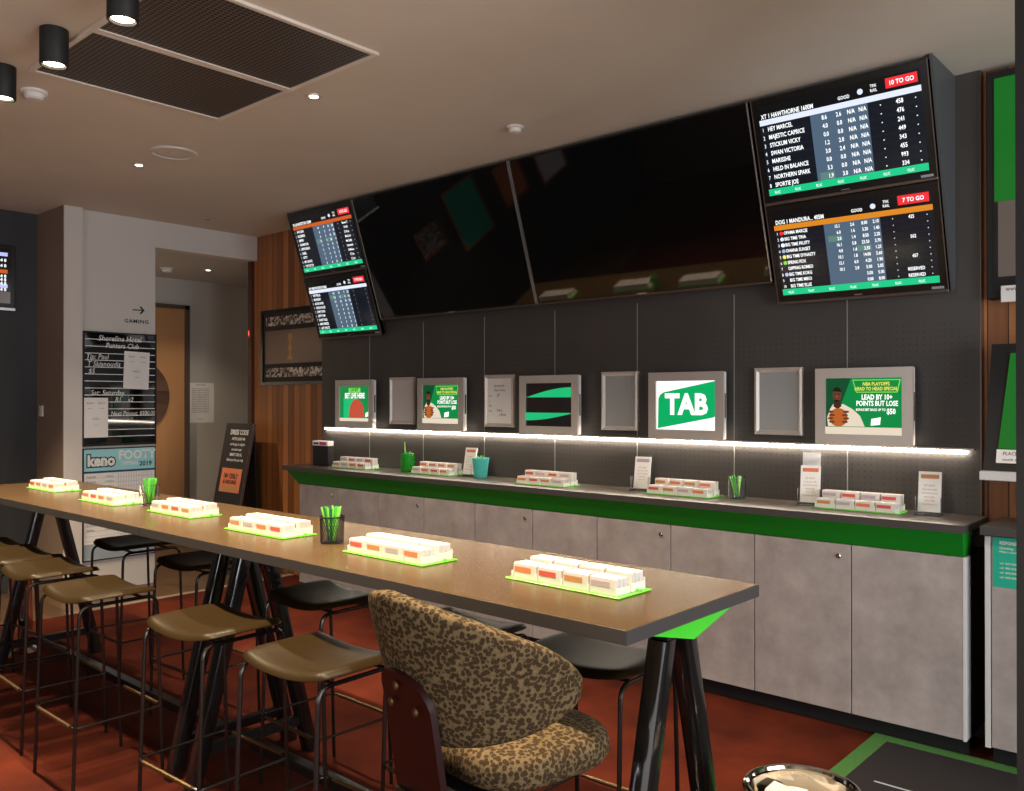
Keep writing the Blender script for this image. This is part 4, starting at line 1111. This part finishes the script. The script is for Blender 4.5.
# small tv on the dark wall
t = on_left('wall_screen', 'small lit information screen on the charcoal wall at the left picture edge', 'screen', 2.25, 2.335, -7.88)
w_, h_ = .365, .535
B().box(-w_, w_, -.05, -.0005, 0, h_, .004, 1).build('casing', 'bezel', t)
B().box(-w_, w_, -.056, -.03, -.004, .020, .002, 1).build('lower_lip', 'bezel_edge', t)
s_ = B().box(-w_ + .03, w_ - .035, -.0525, -.0505, .05, h_ - .03).build('display', 'scr_black', t, smooth=False)
for z0_, mm in ((.44, 'lav_screen'), (.30, 'scr_rust'), (.18, 'lav_screen')): plate(s_, 'bar', mm, .02, w_ - .06, z0_, z0_ + .03, -.0535)
plate(s_, 'lower_panel', 'grey_screen', .0, w_ - .04, .055, .15, -.0535)
T = TX(-.0545)
for k, z_ in enumerate((.395, .35, .265, .235, .205, .155)): T.put('R%d  2.4 0' % (k + 1), w_ - .07, z_, .035, 'RIGHT', .02)
T.build('lettering', 'scr_white', s_)

# ------------------------------------------------------------------ timber wall things
t = thing('framed_display', 'dark framed display with a gold trophy and photo strips on the timber boards', 'framed picture', (-6.72, 4.60, 1.735))
w_, h_ = .553, .705
b = B().box(-w_, -w_ + .03, -.035, -.0005, 0, h_).box(w_ - .03, w_, -.035, -.0005, 0, h_).box(-w_ + .03, w_ - .03, -.035, -.0005, 0, .03).box(-w_ + .03, w_ - .03, -.035, -.0005, h_ - .03, h_)
b.build('frame', 'black_gloss', t, smooth=False)
s_ = B().box(-w_ + .03, w_ - .03, -.020, -.002, .03, h_ - .03).build('mount_board', 'matte_black', t, smooth=False)
B().box(-w_ + .07, w_ - .06, -.0215, -.0205, .075, .16).build('photo_strip', 'photo_strip', s_, smooth=False)
B().box(-w_ + .07, w_ - .06, -.0215, -.0205, .555, .64).build('photo_strip', 'photo_strip', s_, smooth=False)
B().box(-w_ + .06, w_ - .06, -.0215, -.0205, .20, .51).build('centre_print', 'bronze_lip', s_, smooth=False)
B().lathe([(.040, 0), (.040, .02), (.02, .03), (.013, .07), (.030, .10), (.022, .13), (.012, .155), (.028, .18), (.034, .21), (.026, .235), (.006, .24)], 20).xf(Matrix.Translation((-.09, -.0215, .235)) @ Matrix.Scale(.12, 4, (0, 1, 0))).build('trophy', 'gold', s_)
t = thing('call_point', 'tiny red indicator on the dark edge of the timber wall', 'indicator', (-7.47, 4.57, 2.20))
B().box(-.012, .012, -.012, -.0005, 0, .075, .003, 1).build('body', 'h_red', t)
B().box(-.005, .005, -.014, -.012, .02, .06).build('lens', 'red_led', t, smooth=False)

# dress code A-frame sign
t = thing('sandwich_board', 'black leaning dress code sign standing by the hall opening', 'sign', (-7.44, 4.185, 0))
M_ = Matrix.Rotation(math.radians(-11), 4, 'X')
f_ = B().box(-.232, .232, 0, .022, .005, 1.40, .003, 1).xf(M_).build('front_board', 'matte_black', t)
B().box(-.20, .20, 0, .018, .004, 1.34).xf(Matrix.Translation((0, .345, 0)) @ Matrix.Rotation(math.radians(2.5), 4, 'X')).build('rear_board', 'matte_black', t, smooth=False)
for xa in (-.238, .2325): B().box(xa, xa + .0055, -.002, .024, .005, 1.40).xf(M_).build('edge_rail', 'bronze_lip', f_, smooth=False)
T = TX(-.003).put('DRESS CODE', .02, 1.29, .066, 'CENTER', .02, .82)
for k, st in enumerate(('AFTER SEVEN PM', 'no thongs or singlets', 'no work wear', 'SMART CASUAL', 'thank you for your help')): T.put(st, .02, 1.235 - .05 * k, .038, 'CENTER', .01, .8)
o = T.build('lettering', 'txt_white', f_); o.data.transform(M_)
B().box(-.17, .18, -.004, -.001, .74, .965).xf(M_).build('red_notice', 'h_orange', f_, smooth=False)
B().box(-.155, .165, -.005, -.004, .75, .80).xf(M_).build('red_notice_strip', 'h_brown', f_, smooth=False)
o = TX(-.006).put('18+ ONLY', 0, .87, .07, 'CENTER', .02, .8).put('ID REQUIRED', 0, .82, .05, 'CENTER', .02, .8).build('red_notice_lettering', 'txt_black', f_); o.data.transform(M_)

# ------------------------------------------------------------------ right side: second counter, terminal, tall screen
t = thing('side_cabinet', 'grey cabinet with a teal notice, right of the wall counter', 'cabinet', (-.4, 4.37, 0))
W(B().box(-.965, .20, 4.221, 4.55, .085, 1.010), t).build('body', 'matte_black', t, smooth=False)
W(B().box(-.96, .20, 4.262, 4.30, .001, .084), t).build('toe_kick', 'matte_black', t, smooth=False)
W(B().box(-.952, .20, 4.2, 4.2195, .090, 1.005, .0015, 1), t).build('door', 'laminate', t)
W(B().box(-.978, -.956, 4.2, 4.28, .085, 1.005, .001, 1), t).build('end_edging', 'laminate_edge', t)
W(B().box(-.99, .22, 4.165, 4.55, 1.012, 1.052, .002, 1), t).build('worktop', 'table_edge', t)
t = thing('teal_notice', 'teal printed notice stuck on the grey cabinet at the right', 'poster', (-.82, 4.2, .79))
B().box(-.126, .126, -.0015, -.0003, 0, .215).build('sheet', 'poster_teal', t, smooth=False)
T = TX(-.0022).put('RESPONSIBLE WAGERING', -.10, .185, .020, bold=.02, sx=.75).put('Gambling', -.10, .165, .014).put('Help is close at hand', -.10, .15, .013)
for k in range(4): T.put('call 1800 858 858', -.10, .10 - k * .02, .012)
T.build('lettering', 'txt_white', t)
t = thing('betting_terminal', 'black self-service terminal with a tilted green screen on the right-hand cabinet', 'terminal', (-.45, 4.36, 1.0525))
B().prism([(-.11, .235), (.12, .235), (.12, .80), (.05, .80)], 'x', -.545, .35).build('housing', 'matte_black', t, smooth=False)
B().box(-.55, .35, -.155, .12, .195, .2345, .003, 1).build('shelf', 'laminate_edge', t)
B().box(-.42, .25, -.05, .11, 0, .1945).build('pedestal', 'matte_black', t, smooth=False)
a_ = math.atan2(.16, .565)
M_ = Matrix.Translation((0, -.11, .235)) @ Matrix.Rotation(-a_, 4, 'X')
g = B().prism([(-.490, .10), (.30, .10), (.30, .54), (-.466, .54)], 'y', -.006, -.001).xf(M_).build('display', 'green_screen', t, smooth=False)
B().box(-.495, .20, -.008, -.002, .035, .095).xf(M_).build('label_plate', 'paper', t, smooth=False)
o = TX(-.009).put('PLACE YOUR BET HERE', -.47, .07, .022, sx=.9).put('touch screen to start', -.47, .045, .018).build('label_lettering', 'txt_black', t); o.data.transform(M_)
t = thing('tall_screen', 'tall portrait screen glowing green, on the timber wall at the right', 'screen', (-.665, 4.60, 2.07))
B().box(-.375, .375, -.09, -.0005, 0, 1.06, .004, 1).build('casing', 'matte_black', t)
s_ = B().box(-.345, .345, -.0925, -.0905, .03, 1.03).build('display', 'scr_black', t, smooth=False)
plate(s_, 'green_area', 'green_screen', -.340, .340, .45, 1.025, -.0935)
plate(s_, 'grey_area', 'grey_screen', -.325, -.232, .10, .449, -.0935)
plate(s_, 'blue_area', 'blue_screen', -.232, .30, .06, .14, -.0935)
B().box(-.31, .20, -.11, -.096, -.02, .055).build('label_tag', 'paper', t, smooth=False)
TX(-.1105).put('www.gamblinghelp.org', -.29, .03, .03, sx=.8).build('label_lettering', 'txt_black', t)

# pictures on the charcoal wall behind the photographer, seen only as reflections in the dark screens
def wall_picture(y, z, w_, h_, mm, label):
    t = thing('framed_picture', label, 'framed picture', (-7.88, y, z), LZ)
    for a_, b_, c_, d_ in ((-w_, -w_ + .03, 0, h_), (w_ - .03, w_, 0, h_), (-w_ + .03, w_ - .03, 0, .03), (-w_ + .03, w_ - .03, h_ - .03, h_)): B().box(a_, b_, -.03, -.0005, c_, d_).build('rail', 'timber', t, smooth=False)
    B().box(-w_ + .03, w_ - .03, -.015, -.001, .03, h_ - .03).build('print', mm, t, smooth=False)
wall_picture(1.35, 1.45, .24, .36, 'photo_strip', 'small framed photograph on the charcoal wall, reflected in a dark television')
wall_picture(.55, 1.20, .34, .80, 'poster_teal', 'framed teal print on the charcoal wall, outside the picture')
wall_picture(-.45, 1.30, .30, .55, 'h_orange', 'framed orange print on the charcoal wall, outside the picture')
wall_picture(-1.40, 1.20, .34, .80, 'paper', 'framed white print on the charcoal wall, outside the picture')
pb = B(); pp = []
for k in range(25):
    a = math.radians(20 + 140 * k / 24); pp.append((-1.0 + 3.6 * math.cos(a), -4.2 + 3.6 * math.sin(a)))
for k in range(24, -1, -1):
    a = math.radians(20 + 140 * k / 24); pp.append((-1.0 + 2.5 * math.cos(a), -4.2 + 2.5 * math.sin(a)))
pb.prism(pp, 'z', .0005, .006)
struct(pb.build('floor_path', 'wallpaint', None, smooth=False))
# ------------------------------------------------------------------ floor things
t = thing('entrance_mat', 'charcoal floor mat with a green border below the right end of the counter', 'mat', (-.6, 3.55, 0))
mx0, mx1, my0, my1 = -1.46, .35, 2.95, 4.250
W(B().box(mx0 + .075, mx1 - .075, my0 + .075, my1 - .075, .0005, .010), t).build('pile', 'mat_grey', t, smooth=False)
bb = B().box(mx0, mx0 + .075, my0, my1, .0005, .011).box(mx1 - .075, mx1, my0, my1, .0005, .011).box(mx0 + .075, mx1 - .075, my0, my0 + .075, .0005, .011).box(mx0 + .075, mx1 - .075, my1 - .075, my1, .0005, .011)
W(bb, t).build('border', 'mat_green', t, smooth=False)
W(B().box(-1.28, -.2, 3.700, 3.710, .0102, .0115), t).build('white_line', 'grid_grey', t, smooth=False)
W(B().prism([(-1.25, 3.50), (-1.24, 3.60), (-1.20, 3.64), (-.60, 3.64), (-.60, 3.30), (-1.25, 3.26)], 'z', .0102, .0115), t).build('green_motif', 'mat_green', t, smooth=False)
def bin_(name, label, loc, r, h, m, ring=False):
    t = thing(name, label, 'bin', loc)
    B().lathe([(r * .96, .002), (r * .98, .03), (r * .98, h - .02), (r * 1.0, h), (r * .955, h), (r * .94, h - .02), (r * .90, .012), (.001, .012)], 48, cap=False).build('drum', m, t)
    B().lathe([(.001, .002), (r * .96, .002), (r * .96, .008), (.001, .008)], 32, cap=False).build('bottom', m, t)
    B().tube([(math.cos(2 * PI * k / 48) * r * .985, math.sin(2 * PI * k / 48) * r * .985, h) for k in range(48)], .010, 8, True).build('rim', m, t)
    if ring: B().lathe([(r * 1.55, .002), (r * 1.55, .03), (r * 1.1, .05), (r * 1.0, .055)], 40, cap=False).build('base_ring', m, t)
    return t
bn = bin_('waste_bin', 'polished steel open-top bin at the bottom edge of the picture near the table end', (-.925, 2.155, 0), .140, .60, 'steel_warm')
bg = B(); P_ = []
for i in range(25):
    row = []
    for j in range(9):
        a = 2 * PI * i / 24; rr = .118 * (1 - j / 8 * .93)
        row.append((rr * math.cos(a), rr * math.sin(a), .40 + .05 * math.sin(3 * a + j) * (1 - j / 8) + .035 * math.cos(5 * a - 2 * j) * (j / 8)))
    P_.append(row)
bg.grid(P_); o = bg.build('crumpled_liner', 'paper', None, loc=(-.925, 2.155, .125)); tag(o, 'crumpled white liner inside the polished steel bin', 'bin liner')
bin_('chrome_bin', 'slim chrome cylinder with a ringed base under the far end of the bar table', (-5.915, 2.01, 0), .070, .58, 'chrome', True)

# ------------------------------------------------------------------ area lamps inside the unseen windows, standing in for daylight fill
lamp_data('window_daylight_fill', (0, RY + .02, 1.6), 'AREA', 60, (1.0, 0.97, 0.93), 6.3, (PI / 2, 0, 0), sy=2.1)
lamp_data('entrance_daylight', (RX - .01, (WY0 + WY1) / 2, 1.35), 'AREA', 170, (0.95, 0.97, 1.0), 3.4, (PI / 2, 0, PI / 2), sy=2.3)
# further ceiling downlights of the room behind the camera
for i, (x, y) in enumerate(((-5.7, .2), (-3.7, .2), (-1.7, .2), (.3, .4), (2.0, 2.6), (.3, 2.65), (-5.7, -1.8), (-3.0, -1.8), (0, -1.8), (2.2, -.6))):
    downlight(x, y, CZ, 'small recessed downlight of the room outside the picture', 14)

wd = bpy.data.worlds.new('World'); sc.world = wd; wd.use_nodes = True
wd.node_tree.nodes['Background'].inputs[0].default_value = (0.75, 0.85, 1.0, 1); wd.node_tree.nodes['Background'].inputs[1].default_value = 0.2

# ------------------------------------------------------------------ camera
cam = bpy.data.cameras.new('Camera'); co = bpy.data.objects.new('Camera', cam); COL.objects.link(co)
cam.sensor_width = 36; cam.lens = 36 * 866.5 / 1024; cam.clip_start = .05
co.location = (0, 0, 1.60); co.rotation_euler = (math.radians(90.27), 0, math.radians(41.7))
sc.camera = co
sc.view_settings.view_transform = 'Standard'; sc.view_settings.look = 'None'; sc.view_settings.gamma = 1
sc.view_settings.use_curve_mapping = False
sc.view_settings.exposure = 0.58
sc.cycles.use_denoising = True
